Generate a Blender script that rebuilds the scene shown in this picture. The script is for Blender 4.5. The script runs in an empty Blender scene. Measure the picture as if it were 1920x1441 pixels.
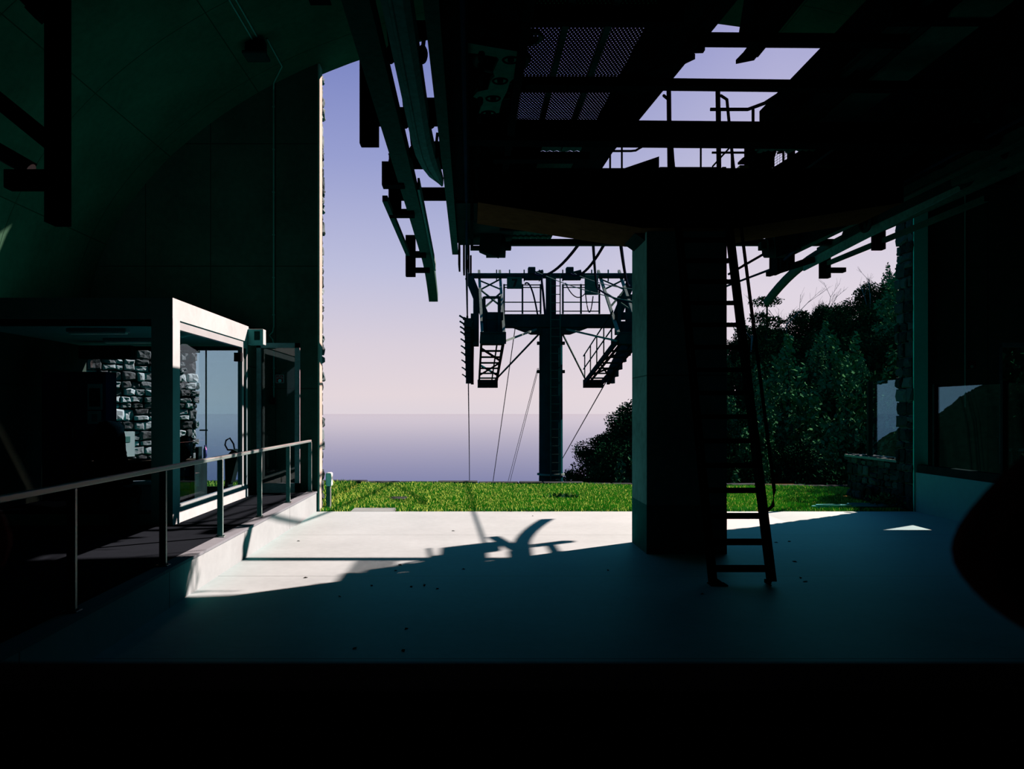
import bpy, math, random
from mathutils import Vector, Matrix
random.seed(7)
S = bpy.context.scene
COL = S.collection
F = 1920 * 28.0 / 36.0          # focal length in pixels
H = 1.93                        # lens height above the hall floor
XV, YV = 882.0, 770.0           # vanishing point of the depth axis
XC = 2.92                       # centre line of the station
V = Vector


def P(px, py, Y):
    """photo pixel at depth Y -> point in the place"""
    return V(((px - XV) / F * Y, Y, H + (YV - py) / F * Y))


def mir(p):
    return V((2 * XC - p[0], p[1], p[2]))


# ---------------------------------------------------------------- materials
KG = 1.6
DARKSET = ('dark_steel', 'black_steel', 'vault_concrete', 'wall_concrete', 'galvanised_steel', 'tower_steel', 'brown_primer_steel', 'black_cabin_trim', 'black_fabric', 'hill_soil', 'cable_sheath', 'steel_rope')


def pig(name, c):
    k = 1.0 if name in DARKSET else KG
    return (c[0] * KR, min(.9, c[1] * k), min(.9, c[2] * k))


KR = 0.60      # red share of every pigment: teal of the shade is put into the colours
def new_mat(name):
    m = bpy.data.materials.new(name)
    m.use_nodes = True
    nt = m.node_tree
    return m, nt, nt.nodes, nt.links, nt.nodes['Principled BSDF']


def mat(name, col, rough=0.6, metal=0.0, var=0.25, scale=3.0, bump=0.0, spec=0.5, stretch=(1, 1, 1)):
    col = pig(name, col)
    m, nt, N, L, b = new_mat(name)
    tc = N.new('ShaderNodeTexCoord')
    mp = N.new('ShaderNodeMapping')
    mp.inputs['Scale'].default_value = stretch
    L.new(tc.outputs['Object'], mp.inputs['Vector'])
    nz = N.new('ShaderNodeTexNoise')
    nz.inputs['Scale'].default_value = scale
    nz.inputs['Detail'].default_value = 8
    nz.inputs['Roughness'].default_value = 0.62
    L.new(mp.outputs['Vector'], nz.inputs['Vector'])
    r = N.new('ShaderNodeValToRGB')
    r.color_ramp.elements[0].position = 0.3
    r.color_ramp.elements[1].position = 0.7
    c0 = [c * (1 - var) for c in col]
    c1 = [min(1, c * (1 + var)) for c in col]
    r.color_ramp.elements[0].color = (*c0, 1)
    r.color_ramp.elements[1].color = (*c1, 1)
    L.new(nz.outputs['Fac'], r.inputs['Fac'])
    L.new(r.outputs['Color'], b.inputs['Base Color'])
    b.inputs['Roughness'].default_value = rough
    b.inputs['Metallic'].default_value = metal
    b.inputs['Specular IOR Level'].default_value = spec
    if bump:
        bp = N.new('ShaderNodeBump')
        bp.inputs['Strength'].default_value = bump
        bp.inputs['Distance'].default_value = 0.02
        L.new(nz.outputs['Fac'], bp.inputs['Height'])
        L.new(bp.outputs['Normal'], b.inputs['Normal'])
    return m


def concrete(name, col, jx=0.0, jy=0.0, jz=0.0, rough=0.75, var=0.22, uv=False, spec=0.3):
    """cast concrete with blotches, fine pores and shuttering joints every jx / jy / jz metres"""
    col = pig(name, col)
    m, nt, N, L, b = new_mat(name)
    tc = N.new('ShaderNodeTexCoord')
    src = tc.outputs['UV'] if uv else tc.outputs['Object']
    n1 = N.new('ShaderNodeTexNoise'); n1.inputs['Scale'].default_value = 0.8; n1.inputs['Detail'].default_value = 9
    n2 = N.new('ShaderNodeTexNoise'); n2.inputs['Scale'].default_value = 9; n2.inputs['Detail'].default_value = 8
    L.new(src, n1.inputs['Vector']); L.new(src, n2.inputs['Vector'])
    ad = N.new('ShaderNodeMath'); ad.operation = 'MULTIPLY_ADD'
    L.new(n2.outputs['Fac'], ad.inputs[0]); ad.inputs[1].default_value = 0.5
    L.new(n1.outputs['Fac'], ad.inputs[2])
    r = N.new('ShaderNodeValToRGB')
    r.color_ramp.elements[0].position = 0.5; r.color_ramp.elements[1].position = 1.0
    r.color_ramp.elements[0].color = (*[c * (1 - var) for c in col], 1)
    r.color_ramp.elements[1].color = (*[c * (1 + var) for c in col], 1)
    L.new(ad.outputs[0], r.inputs['Fac'])
    out = r.outputs['Color']
    sp = N.new('ShaderNodeSeparateXYZ'); L.new(src, sp.inputs[0])
    for ax, j in (('X', jx), ('Y', jy), ('Z', jz)):
        if not j:
            continue
        md = N.new('ShaderNodeMath'); md.operation = 'FLOORED_MODULO'
        L.new(sp.outputs[ax], md.inputs[0]); md.inputs[1].default_value = j
        lt = N.new('ShaderNodeMath'); lt.operation = 'LESS_THAN'
        L.new(md.outputs[0], lt.inputs[0]); lt.inputs[1].default_value = 0.018
        mx = N.new('ShaderNodeMix'); mx.data_type = 'RGBA'
        L.new(lt.outputs[0], mx.inputs[0]); L.new(out, mx.inputs[6])
        mx.inputs[7].default_value = (*[c * 0.45 for c in col], 1)
        out = mx.outputs[2]
    L.new(out, b.inputs['Base Color'])
    b.inputs['Roughness'].default_value = rough
    b.inputs['Specular IOR Level'].default_value = spec
    bp = N.new('ShaderNodeBump'); bp.inputs['Strength'].default_value = 0.15; bp.inputs['Distance'].default_value = 0.01
    L.new(n2.outputs['Fac'], bp.inputs['Height']); L.new(bp.outputs['Normal'], b.inputs['Normal'])
    return m


def glass(name, tint=(0.75, 0.85, 0.85), refl=1.0, gcol=(0.9, 1.0, 1.0)):
    """a thin pane: mostly clear, mirrors by Fresnel"""
    m, nt, N, L, b = new_mat(name)
    N.remove(b)
    out = N['Material Output']
    t = N.new('ShaderNodeBsdfTransparent'); t.inputs['Color'].default_value = (*tint, 1)
    g = N.new('ShaderNodeBsdfGlossy'); g.inputs['Roughness'].default_value = 0.0
    g.inputs['Color'].default_value = (*gcol, 1)
    fr = N.new('ShaderNodeFresnel')
    # the pane does not bend light, so its inner face must not turn into a total mirror
    ge = N.new('ShaderNodeNewGeometry'); io = N.new('ShaderNodeMapRange')
    io.inputs['To Min'].default_value = 1.5; io.inputs['To Max'].default_value = 1 / 1.5
    L.new(ge.outputs['Backfacing'], io.inputs['Value']); L.new(io.outputs[0], fr.inputs['IOR'])
    ml = N.new('ShaderNodeMath'); ml.operation = 'MULTIPLY'; ml.inputs[1].default_value = refl
    L.new(fr.outputs[0], ml.inputs[0])
    mx = N.new('ShaderNodeMixShader')
    L.new(ml.outputs[0], mx.inputs[0]); L.new(t.outputs[0], mx.inputs[1]); L.new(g.outputs[0], mx.inputs[2])
    L.new(mx.outputs[0], out.inputs['Surface'])
    return m


M = {}
M['floor'] = concrete('floor_concrete', (0.050, 0.130, 0.136), jy=3.1, rough=0.55, var=0.12, spec=0.0)
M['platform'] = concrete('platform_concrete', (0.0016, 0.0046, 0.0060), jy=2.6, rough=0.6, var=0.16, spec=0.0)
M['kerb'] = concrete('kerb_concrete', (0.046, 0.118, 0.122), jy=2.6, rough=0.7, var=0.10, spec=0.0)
M['nosing'] = concrete('nosing_concrete', (0.028, 0.070, 0.078), rough=0.7, var=0.10, spec=0.0)
M['vault'] = concrete('vault_concrete', (0.005, 0.044, 0.028), jx=2.1, jy=2.45, uv=True, var=0.3, spec=0.0)
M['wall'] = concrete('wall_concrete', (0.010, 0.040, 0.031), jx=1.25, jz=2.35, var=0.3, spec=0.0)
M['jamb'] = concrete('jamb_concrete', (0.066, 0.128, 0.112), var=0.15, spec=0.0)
M['office'] = concrete('office_concrete', (0.057, 0.143, 0.146), var=0.12, spec=0.0)
M['pillar'] = concrete('pillar_concrete', (0.060, 0.110, 0.105), jz=2.4, var=0.35, spec=0.0)
M['pillar_base'] = concrete('pillar_base_paint', (0.010, 0.052, 0.048), var=0.3, spec=0.0)
M['pilaster'] = concrete('pilaster_lit_concrete', (0.012, 0.30, 0.24), var=0.12, spec=0.0)  # jamb concrete, brightened in its colour to stand in for light on it
M['lowwall'] = concrete('low_wall_paint', (0.030, 0.120, 0.130), var=0.10, spec=0.0)
M['dark'] = mat('dark_steel', (0.0025, 0.014, 0.0135), rough=0.65, spec=0.0)
M['black'] = mat('black_steel', (0.0010, 0.0040, 0.0045), rough=0.7, spec=0.0)
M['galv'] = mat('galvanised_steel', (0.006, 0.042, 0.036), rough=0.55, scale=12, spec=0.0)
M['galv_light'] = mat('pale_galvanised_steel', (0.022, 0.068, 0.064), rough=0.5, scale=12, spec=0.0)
M['plate'] = mat('pale_green_plate', (0.006, 0.050, 0.036), rough=0.6, scale=8, spec=0.0)
M['rust'] = mat('brown_primer_steel', (0.030, 0.017, 0.008), rough=0.8, scale=6, spec=0.0)
M['tower'] = mat('tower_steel', (0.0003, 0.016, 0.019), rough=0.6, scale=3, spec=0.0)
M['cable'] = mat('cable_sheath', (0.0015, 0.007, 0.016), rough=0.5, spec=0.0)
M['rope'] = mat('steel_rope', (0.003, 0.014, 0.026), rough=0.5, spec=0.0)
M['stainless'] = mat('brushed_stainless', (0.015, 0.082, 0.080), rough=0.45, metal=0.3, scale=30, stretch=(1, 0.05, 1), spec=0.2)
M['aluminium'] = mat('aluminium_profile', (0.022, 0.075, 0.085), rough=0.45, metal=0.2, scale=20, spec=0.2)
M['white'] = mat('white_plastic', (0.10, 0.26, 0.25), rough=0.4, var=0.05, spec=0.15)
M['white_metal'] = mat('white_coated_metal', (0.036, 0.115, 0.120), rough=0.4, var=0.05, spec=0.15)
M['conduit'] = mat('grey_conduit', (0.02, 0.10, 0.085), rough=0.5, var=0.1, spec=0.0)
M['fabric'] = mat('black_fabric', (0.0002, 0.0025, 0.0035), rough=0.9, scale=40, bump=0.3, spec=0.0)
M['blacksheet'] = mat('black_plastic_sheet', (0.001, 0.003, 0.0035), rough=0.4, spec=0.0)
M['rubber'] = mat('black_rubber', (0.0008, 0.0025, 0.0026), rough=0.8, spec=0.0)
M['cabin'] = mat('black_cabin_trim', (0.0003, 0.0005, 0.0005), rough=0.9, spec=0.02)
M['locker'] = mat('navy_locker_paint', (0.004, 0.011, 0.030), rough=0.5, spec=0.0)
M['paper'] = mat('paper', (0.05, 0.17, 0.17), rough=0.8, var=0.06, spec=0.05)
M['ink'] = mat('print_ink', (0.002, 0.005, 0.005), rough=0.8, spec=0.05)
M['blue'] = mat('blue_plastic', (0.008, 0.06, 0.2), rough=0.4)
M['red'] = mat('red_sign_paint', (0.14, 0.012, 0.012), rough=0.45, var=0.08, spec=0.1)
M['redcyl'] = mat('red_extinguisher_paint', (0.02, 0.006, 0.006), rough=0.4, spec=0.0)
M['yellow'] = mat('ochre_paint', (0.10, 0.09, 0.004), rough=0.5, spec=0.1)
M['wood'] = mat('desk_laminate', (0.016, 0.024, 0.018), rough=0.5, spec=0.0)
M['bin'] = mat('dark_green_bin_plastic', (0.002, 0.010, 0.010), rough=0.5, spec=0.0)
M['hose'] = mat('pale_teal_hose', (0.022, 0.17, 0.17), rough=0.5, var=0.1, spec=0.0)
M['stone'] = mat('basalt_rubble', (0.022, 0.060, 0.058), rough=0.9, var=0.65, scale=2.2, bump=0.6, spec=0.0)
M['stone_dark'] = mat('dark_basalt_rubble', (0.006, 0.016, 0.017), rough=0.9, var=0.6, scale=2.2, bump=0.6, spec=0.0)
M['mortar'] = mat('rubble_mortar', (0.004, 0.010, 0.010), rough=0.95, scale=10, bump=0.5, spec=0.05)
M['grass_ground'] = mat('turf', (0.006, 0.036, 0.0018), rough=0.9, var=0.5, scale=5, spec=0.02)
M['slab'] = concrete('paving_slab', (0.034, 0.09, 0.09), var=0.15, spec=0.0)
M['soil'] = mat('hill_soil', (0.0006, 0.0055, 0.0030), rough=1.0, var=0.4, scale=0.6, spec=0.0)
M['bark'] = mat('bark', (0.003, 0.008, 0.007), rough=0.9, spec=0.0)
M['twig'] = mat('bare_twig', (0.016, 0.040, 0.048), rough=0.9, spec=0.0)
M['succulent'] = mat('blue_green_leaf', (0.003, 0.028, 0.022), rough=0.6, spec=0.0)
M['glass'] = glass('clear_glass', (0.76, 0.86, 0.89), 0.6)
M['glass_office'] = glass('office_glass', (0.76, 0.86, 0.90), 0.35)
M['glass_screen'] = glass('screen_glass', (0.95, 0.97, 0.97), 1.0, (0.30, 0.72, 1.0))
M['tube_lamp'] = mat('unlit_lamp_diffuser', (0.12, 0.36, 0.30), rough=0.4, var=0.03)
M['bluelamp'] = mat('lamp_shade_blue_grey', (0.006, 0.05, 0.085), rough=0.4)


def leaf_mat(name, c, lo=0.58, hi=1.5):
    c = pig(name, c)
    m, nt, N, L, b = new_mat(name)
    oi = N.new('ShaderNodeObjectInfo')
    g = N.new('ShaderNodeNewGeometry')
    ad = N.new('ShaderNodeMath'); ad.operation = 'MULTIPLY_ADD'
    L.new(g.outputs['Random Per Island'], ad.inputs[0]); ad.inputs[1].default_value = 0.6
    mu = N.new('ShaderNodeMath'); mu.operation = 'MULTIPLY'
    L.new(oi.outputs['Random'], mu.inputs[0]); mu.inputs[1].default_value = 0.4
    L.new(mu.outputs[0], ad.inputs[2])
    r = N.new('ShaderNodeValToRGB')
    r.color_ramp.elements[0].color = (c[0] * lo * .95, c[1] * lo, c[2] * (lo + .2), 1)
    r.color_ramp.elements[1].color = (c[0] * hi * 1.05, c[1] * hi, c[2] * (hi - .3), 1)
    L.new(ad.outputs[0], r.inputs['Fac'])
    L.new(r.outputs['Color'], b.inputs['Base Color'])
    b.inputs['Roughness'].default_value = 0.9
    b.inputs['Specular IOR Level'].default_value = 0.0
    return m


M['leaf'] = leaf_mat('dark_leaf', (0.0006, 0.0095, 0.0042))
M['leaf_lit'] = leaf_mat('lit_leaf', (0.0050, 0.042, 0.0200))  # paler green: sunlight on the crowns is put into this colour
M['grass'] = leaf_mat('grass_blade', (0.062, 0.190, 0.036), 0.82, 1.22)

# teal glossy layer added to the hall floor: its tint brightens the shaded concrete
nt = M['floor'].node_tree; N = nt.nodes; L = nt.links
gl = N.new('ShaderNodeBsdfGlossy'); gl.inputs['Roughness'].default_value = 0.5; gl.inputs['Color'].default_value = (0.12, 0.74, 0.66, 1)
fr = N.new('ShaderNodeFresnel'); fr.inputs['IOR'].default_value = 1.075
mx = N.new('ShaderNodeMixShader')
L.new(fr.outputs[0], mx.inputs[0]); L.new(N['Principled BSDF'].outputs[0], mx.inputs[1]); L.new(gl.outputs[0], mx.inputs[2])
L.new(mx.outputs[0], N['Material Output'].inputs['Surface'])

# sea: dark blue water whose waves mirror the sky
m, nt, N, L, b = new_mat('sea_water')
b.inputs['Base Color'].default_value = (0.0, 0.012, 0.072, 1)
b.inputs['Roughness'].default_value = 1.0
b.inputs['Specular IOR Level'].default_value = 0.0
gl = N.new('ShaderNodeBsdfGlossy'); gl.inputs['Roughness'].default_value = 0.05
gl.inputs['Color'].default_value = (0.96, 0.97, 1.0, 1)
fr = N.new('ShaderNodeFresnel'); fr.inputs['IOR'].default_value = 1.062
mx = N.new('ShaderNodeMixShader')
L.new(fr.outputs[0], mx.inputs[0]); L.new(b.outputs[0], mx.inputs[1]); L.new(gl.outputs[0], mx.inputs[2])
L.new(mx.outputs[0], N['Material Output'].inputs['Surface'])
M['sea'] = m


# ---------------------------------------------------------------- mesh builder
class MB:
    def __init__(self):
        self.v = []; self.f = []; self.uv = None

    def add(self, vs, fs):
        o = len(self.v)
        self.v += [V(p) for p in vs]
        self.f += [tuple(i + o for i in f) for f in fs]
        return self

    def box(self, a, b):
        x0, x1 = sorted((a[0], b[0])); y0, y1 = sorted((a[1], b[1])); z0, z1 = sorted((a[2], b[2]))
        return self.add([(x0, y0, z0), (x1, y0, z0), (x1, y1, z0), (x0, y1, z0),
                         (x0, y0, z1), (x1, y0, z1), (x1, y1, z1), (x0, y1, z1)],
                        [(0, 3, 2, 1), (4, 5, 6, 7), (0, 1, 5, 4), (1, 2, 6, 5), (2, 3, 7, 6), (3, 0, 4, 7)])

    def cbox(self, a, b, c=0.01):
        """box with chamfered edges"""
        x0, x1 = sorted((a[0], b[0])); y0, y1 = sorted((a[1], b[1])); z0, z1 = sorted((a[2], b[2]))
        c = min(c, (x1 - x0) * .45, (y1 - y0) * .45, (z1 - z0) * .45)
        import bmesh
        bm = bmesh.new()
        bmesh.ops.create_cube(bm, size=1)
        for vv in bm.verts:
            vv.co = V(((x0 + x1) / 2 + vv.co.x * (x1 - x0), (y0 + y1) / 2 + vv.co.y * (y1 - y0), (z0 + z1) / 2 + vv.co.z * (z1 - z0)))
        bmesh.ops.bevel(bm, geom=bm.edges[:], offset=c, segments=2, affect='EDGES', profile=0.5)
        bm.verts.index_update()
        self.add([vv.co for vv in bm.verts], [[vv.index for vv in f.verts] for f in bm.faces])
        bm.free()
        return self

    def bar(self, p0, p1, w, h, up=(0, 0, 1)):
        p0, p1 = V(p0), V(p1)
        d = (p1 - p0).normalized()
        up = V(up)
        if abs(d.dot(up)) > 0.98:
            up = V((0, 1, 0))
        s = d.cross(up).normalized(); u = s.cross(d).normalized()
        s *= w / 2; u *= h / 2
        vs = [p0 - s - u, p0 + s - u, p0 + s + u, p0 - s + u, p1 - s - u, p1 + s - u, p1 + s + u, p1 - s + u]
        return self.add(vs, [(0, 3, 2, 1), (4, 5, 6, 7), (0, 1, 5, 4), (1, 2, 6, 5), (2, 3, 7, 6), (3, 0, 4, 7)])

    def sweep(self, pts, section, closed=False, caps=True, up=(0, 0, 1)):
        """sweep a closed 2-D section along a polyline"""
        pts = [V(p) for p in pts]; n = len(pts); k = len(section)
        vs = []; fs = []
        for i, p in enumerate(pts):
            if closed:
                t = pts[(i + 1) % n] - pts[i - 1]
            else:
                t = pts[min(i + 1, n - 1)] - pts[max(i - 1, 0)]
            t.normalize()
            u0 = V(up)
            if abs(t.dot(u0)) > 0.985:
                u0 = V((0, 1, 0)) if abs(t.y) < 0.9 else V((1, 0, 0))
            s = t.cross(u0).normalized(); u = s.cross(t).normalized()
            vs += [p + s * a + u * b_ for a, b_ in section]
        rng = range(n if closed else n - 1)
        for i in rng:
            j = (i + 1) % n
            for q in range(k):
                r = (q + 1) % k
                fs.append((i * k + q, i * k + r, j * k + r, j * k + q))
        if caps and not closed:
            fs.append(tuple(range(k - 1, -1, -1)))
            fs.append(tuple((n - 1) * k + q for q in range(k)))
        return self.add(vs, fs)

    def tube(self, pts, r, n=8, closed=False):
        return self.sweep(pts, [(r * math.cos(2 * math.pi * i / n), r * math.sin(2 * math.pi * i / n)) for i in range(n)], closed)

    def cyl(self, p0, p1, r, r1=None, n=20):
        p0, p1 = V(p0), V(p1)
        r1 = r if r1 is None else r1
        d = (p1 - p0).normalized()
        a = V((0, 0, 1)) if abs(d.z) < 0.9 else V((1, 0, 0))
        s = d.cross(a).normalized(); u = s.cross(d)
        vs = []
        for p, rr in ((p0, r), (p1, r1)):
            vs += [p + (s * math.cos(2 * math.pi * i / n) + u * math.sin(2 * math.pi * i / n)) * rr for i in range(n)]
        fs = [(i, (i + 1) % n, n + (i + 1) % n, n + i) for i in range(n)]
        fs += [tuple(range(n - 1, -1, -1)), tuple(range(n, 2 * n))]
        return self.add(vs, fs)

    def torus(self, c, axis, R, r, n=28, k=8):
        axis = V(axis).normalized()
        a = V((0, 0, 1)) if abs(axis.z) < 0.9 else V((1, 0, 0))
        s = axis.cross(a).normalized(); u = axis.cross(s)
        vs = []; fs = []
        for i in range(n):
            t = 2 * math.pi * i / n
            d = s * math.cos(t) + u * math.sin(t)
            for j in range(k):
                q = 2 * math.pi * j / k
                vs.append(V(c) + d * (R + r * math.cos(q)) + axis * r * math.sin(q))
        for i in range(n):
            for j in range(k):
                fs.append((i * k + j, ((i + 1) % n) * k + j, ((i + 1) % n) * k + (j + 1) % k, i * k + (j + 1) % k))
        return self.add(vs, fs)

    def prism(self, poly, d):
        """polygon (3-D points) pushed out by vector d"""
        n = len(poly); d = V(d)
        vs = [V(p) for p in poly] + [V(p) + d for p in poly]
        fs = [tuple(range(n)), tuple(range(2 * n - 1, n - 1, -1))]
        fs += [(i, n + i, n + (i + 1) % n, (i + 1) % n) for i in range(n)]
        return self.add(vs, fs)

    def ball(self, c, rx, ry=None, rz=None, n=14, m_=9):
        ry = rx if ry is None else ry; rz = rx if rz is None else rz
        c = V(c); vs = [c + V((0, 0, rz))]; fs = []
        for i in range(1, m_):
            a = math.pi * i / m_
            for j in range(n):
                t = 2 * math.pi * j / n
                vs.append(c + V((rx * math.sin(a) * math.cos(t), ry * math.sin(a) * math.sin(t), rz * math.cos(a))))
        vs.append(c - V((0, 0, rz)))
        for j in range(n):
            fs.append((0, 1 + j, 1 + (j + 1) % n))
            fs.append((len(vs) - 1, 1 + (m_ - 2) * n + (j + 1) % n, 1 + (m_ - 2) * n + j))
        for i in range(m_ - 2):
            for j in range(n):
                a0 = 1 + i * n
                fs.append((a0 + j, a0 + n + j, a0 + n + (j + 1) % n, a0 + (j + 1) % n))
        return self.add(vs, fs)

    def channel(self, p0, p1, w, h, t=0.02, up=(0, 0, 1), side=1):
        """U-channel: web plus two flanges"""
        p0, p1 = V(p0), V(p1)
        d = (p1 - p0).normalized(); upv = V(up)
        if abs(d.dot(upv)) > 0.98:
            upv = V((0, 1, 0))
        s = d.cross(upv).normalized(); u = s.cross(d).normalized()
        self.bar(p0 + s * (w / 2 * side), p1 + s * (w / 2 * side), t, h, up)
        for q in (-1, 1):
            self.bar(p0 + u * (h / 2 * q), p1 + u * (h / 2 * q), w, t, up)
        return self

    def ibeam(self, p0, p1, w, h, t=0.02, up=(0, 0, 1)):
        p0, p1 = V(p0), V(p1)
        d = (p1 - p0).normalized(); upv = V(up)
        if abs(d.dot(upv)) > 0.98:
            upv = V((0, 1, 0))
        s = d.cross(upv).normalized(); u = s.cross(d).normalized()
        self.bar(p0, p1, t, h - t, up)
        for q in (-1, 1):
            o = u * ((h - t) / 2 * q)
            self.bar(p0 + o, p1 + o, w, t, up)
        return self

    def build(self, name, mt, parent=None, mirror=False, smooth=False, origin=None, **props):
        vs = self.v; fs = self.f
        if mirror:
            vs = [mir(p) for p in vs]; fs = [tuple(reversed(f)) for f in fs]
        if parent is not None:
            o0 = wloc(parent)
        elif origin is not None:
            o0 = V(origin)
        else:
            xs = [p[0] for p in vs]; ys = [p[1] for p in vs]
            o0 = V(((min(xs) + max(xs)) / 2, (min(ys) + max(ys)) / 2, min(p[2] for p in vs)))
        ow = o0
        me = bpy.data.meshes.new(name)
        if parent is not None:
            me.from_pydata([p - ow for p in vs], [], fs)
        else:
            me.from_pydata([p - ow for p in vs], [], fs)
        me.update()
        if smooth:
            me.polygons.foreach_set('use_smooth', [True] * len(me.polygons))
        me.materials.append(M[mt] if isinstance(mt, str) else mt)
        o = bpy.data.objects.new(name, me); COL.objects.link(o)
        if parent is not None:
            o.parent = parent
            WL[o.name] = ow
        else:
            o.location = ow
            WL[o.name] = ow
        for k, v_ in props.items():
            o[k] = v_
        return o


WL = {}


def wloc(o):
    return WL[o.name]


def tag(o, label, cat, group=None, kind=None):
    o['label'] = label; o['category'] = cat
    if group: o['group'] = group
    if kind: o['kind'] = kind
    return o


def thing(name, label, cat, loc, group=None):
    o = bpy.data.objects.new(name, None); COL.objects.link(o)
    o.empty_display_size = 0.1
    o.location = loc; WL[o.name] = V(loc)
    return tag(o, label, cat, group)


def struct(o, kind='structure'):
    o['kind'] = kind
    return o


def dup(root, dloc, label=None, group=None, rotz=0.0, scale=None):
    r = root.copy(); COL.objects.link(r)
    r.location = root.location + V(dloc)
    WL[r.name] = V(r.location)
    r.rotation_euler[2] = root.rotation_euler[2] + rotz
    if scale: r.scale = scale
    if label: r['label'] = label
    if group: r['group'] = group
    for ch in list(root.children):
        c = ch.copy(); COL.objects.link(c); c.parent = r
        for g in list(ch.children):
            d = g.copy(); COL.objects.link(d); d.parent = c
    return r


# ---------------------------------------------------------------- the hall
EA, EB, EZ = 10.3, 6.3, 3.42     # vault: half width, rise, springing height
YE = 15.3                        # end wall (opening to the lawn)


def vault_z(x):
    u = (x - XC) / EA
    return EZ + EB * math.sqrt(max(0.0, 1 - u * u))


# floor
struct(MB().box((-9, -8, -0.25), (14.5, YE, 0.0)).build('floor', 'floor', origin=(0, 0, 0)))
# vault (ceiling), swept along the hall
mb = MB(); n = 64
inner = [(XC - EA * math.cos(math.pi * i / n), EZ + EB * math.sin(math.pi * i / n)) for i in range(n + 1)]
outer = [(XC - (EA + .4) * math.cos(math.pi * i / n), EZ + (EB + .4) * math.sin(math.pi * i / n)) for i in range(n + 1)]
ys = [-8, YE + 0.5]
vs = []
for y in ys:
    vs += [(x, y, z) for x, z in inner] + [(x, y, z) for x, z in outer]
k = n + 1; fs = []
for i in range(n):
    fs.append((i, i + 1, 2 * k + i + 1, 2 * k + i))
    fs.append((k + i, 3 * k + i, 3 * k + i + 1, k + i + 1))
    fs.append((2 * k + i, 2 * k + i + 1, 3 * k + i + 1, 3 * k + i))
    fs.append((i, k + i, k + i + 1, i + 1))
fs += [(0, 2 * k, 3 * k, k), (n, k + n, 3 * k + n, 2 * k + n)]
mb.add(vs, fs)
ce = mb.build('ceiling', 'vault', origin=(0, 0, 0))
uvl = ce.data.uv_layers.new(name='UVMap')
arc = [0.0]
for i in range(n):
    arc.append(arc[-1] + math.dist(inner[i], inner[i + 1]))
for poly in ce.data.polygons:
    for li in poly.loop_indices:
        vi = ce.data.loops[li].vertex_index
        co = ce.data.vertices[vi].co
        uvl.data[li].uv = (arc[vi % k] + 0.35, co.y + 0.02)
struct(ce)
# side walls under the springing, back wall
struct(MB().box((XC - EA - .4, -8, 0), (XC - EA, YE, EZ + .02)).build('wall_left', 'wall', origin=(0, 0, 0)))
struct(MB().box((XC + EA, -8, 0), (XC + EA + .4, YE + .5, EZ + .02)).build('wall_right', 'wall', origin=(0, 0, 0)))
struct(MB().box((XC - EA - .4, -8.4, -.2), (XC + EA + .4, -8, 10.2)).build('wall_back', 'wall', origin=(0, 0, 0)))


def end_strip(mb, x0, x1, zlo, y0, y1, step=0.15):
    nn = max(1, int((x1 - x0) / step))
    pts = [(x0, zlo)] + [(x1, zlo)] + [(x1 - (x1 - x0) * i / nn, vault_z(x1 - (x1 - x0) * i / nn) + .05) for i in range(nn + 1)]
    mb.prism([(x, y0, z) for x, z in pts], (0, y1 - y0, 0))


XJ = -2.90                       # left jamb of the opening
XR = 8.52                        # right jamb
PZ = 0.39                        # platform height
mb = MB()
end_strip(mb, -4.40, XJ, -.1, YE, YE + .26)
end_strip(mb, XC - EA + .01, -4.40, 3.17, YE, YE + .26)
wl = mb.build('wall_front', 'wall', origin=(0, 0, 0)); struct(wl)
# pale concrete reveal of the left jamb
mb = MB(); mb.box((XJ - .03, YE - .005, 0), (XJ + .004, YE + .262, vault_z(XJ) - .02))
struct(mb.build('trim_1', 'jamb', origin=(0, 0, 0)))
# right end wall with a window opening, pilaster in front of it
mb = MB()
end_strip(mb, XR + .27, 10.22, -.1, YE + .1, YE + .36)
end_strip(mb, 10.22, XC + EA - .01, 3.25, YE + .1, YE + .36)
mb.box((10.22, YE + .1, 0), (XC + EA, YE + .36, .9))
struct(mb.build('wall_front_right', 'wall', origin=(0, 0, 0)))
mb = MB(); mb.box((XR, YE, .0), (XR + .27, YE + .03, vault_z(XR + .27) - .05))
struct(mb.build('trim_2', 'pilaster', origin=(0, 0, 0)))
wf = struct(MB().box((10.22, YE + .12, 3.17), (13.2, YE + .2, 3.25)).box((10.22, YE + .12, .9), (10.3, YE + .2, 3.2)).build('window_1', 'aluminium', origin=(0, 0, 0)))
MB().box((10.3, YE + .15, .9), (13.2, YE + .165, 3.17)).build('glass_pane', 'glass', wf)


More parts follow.
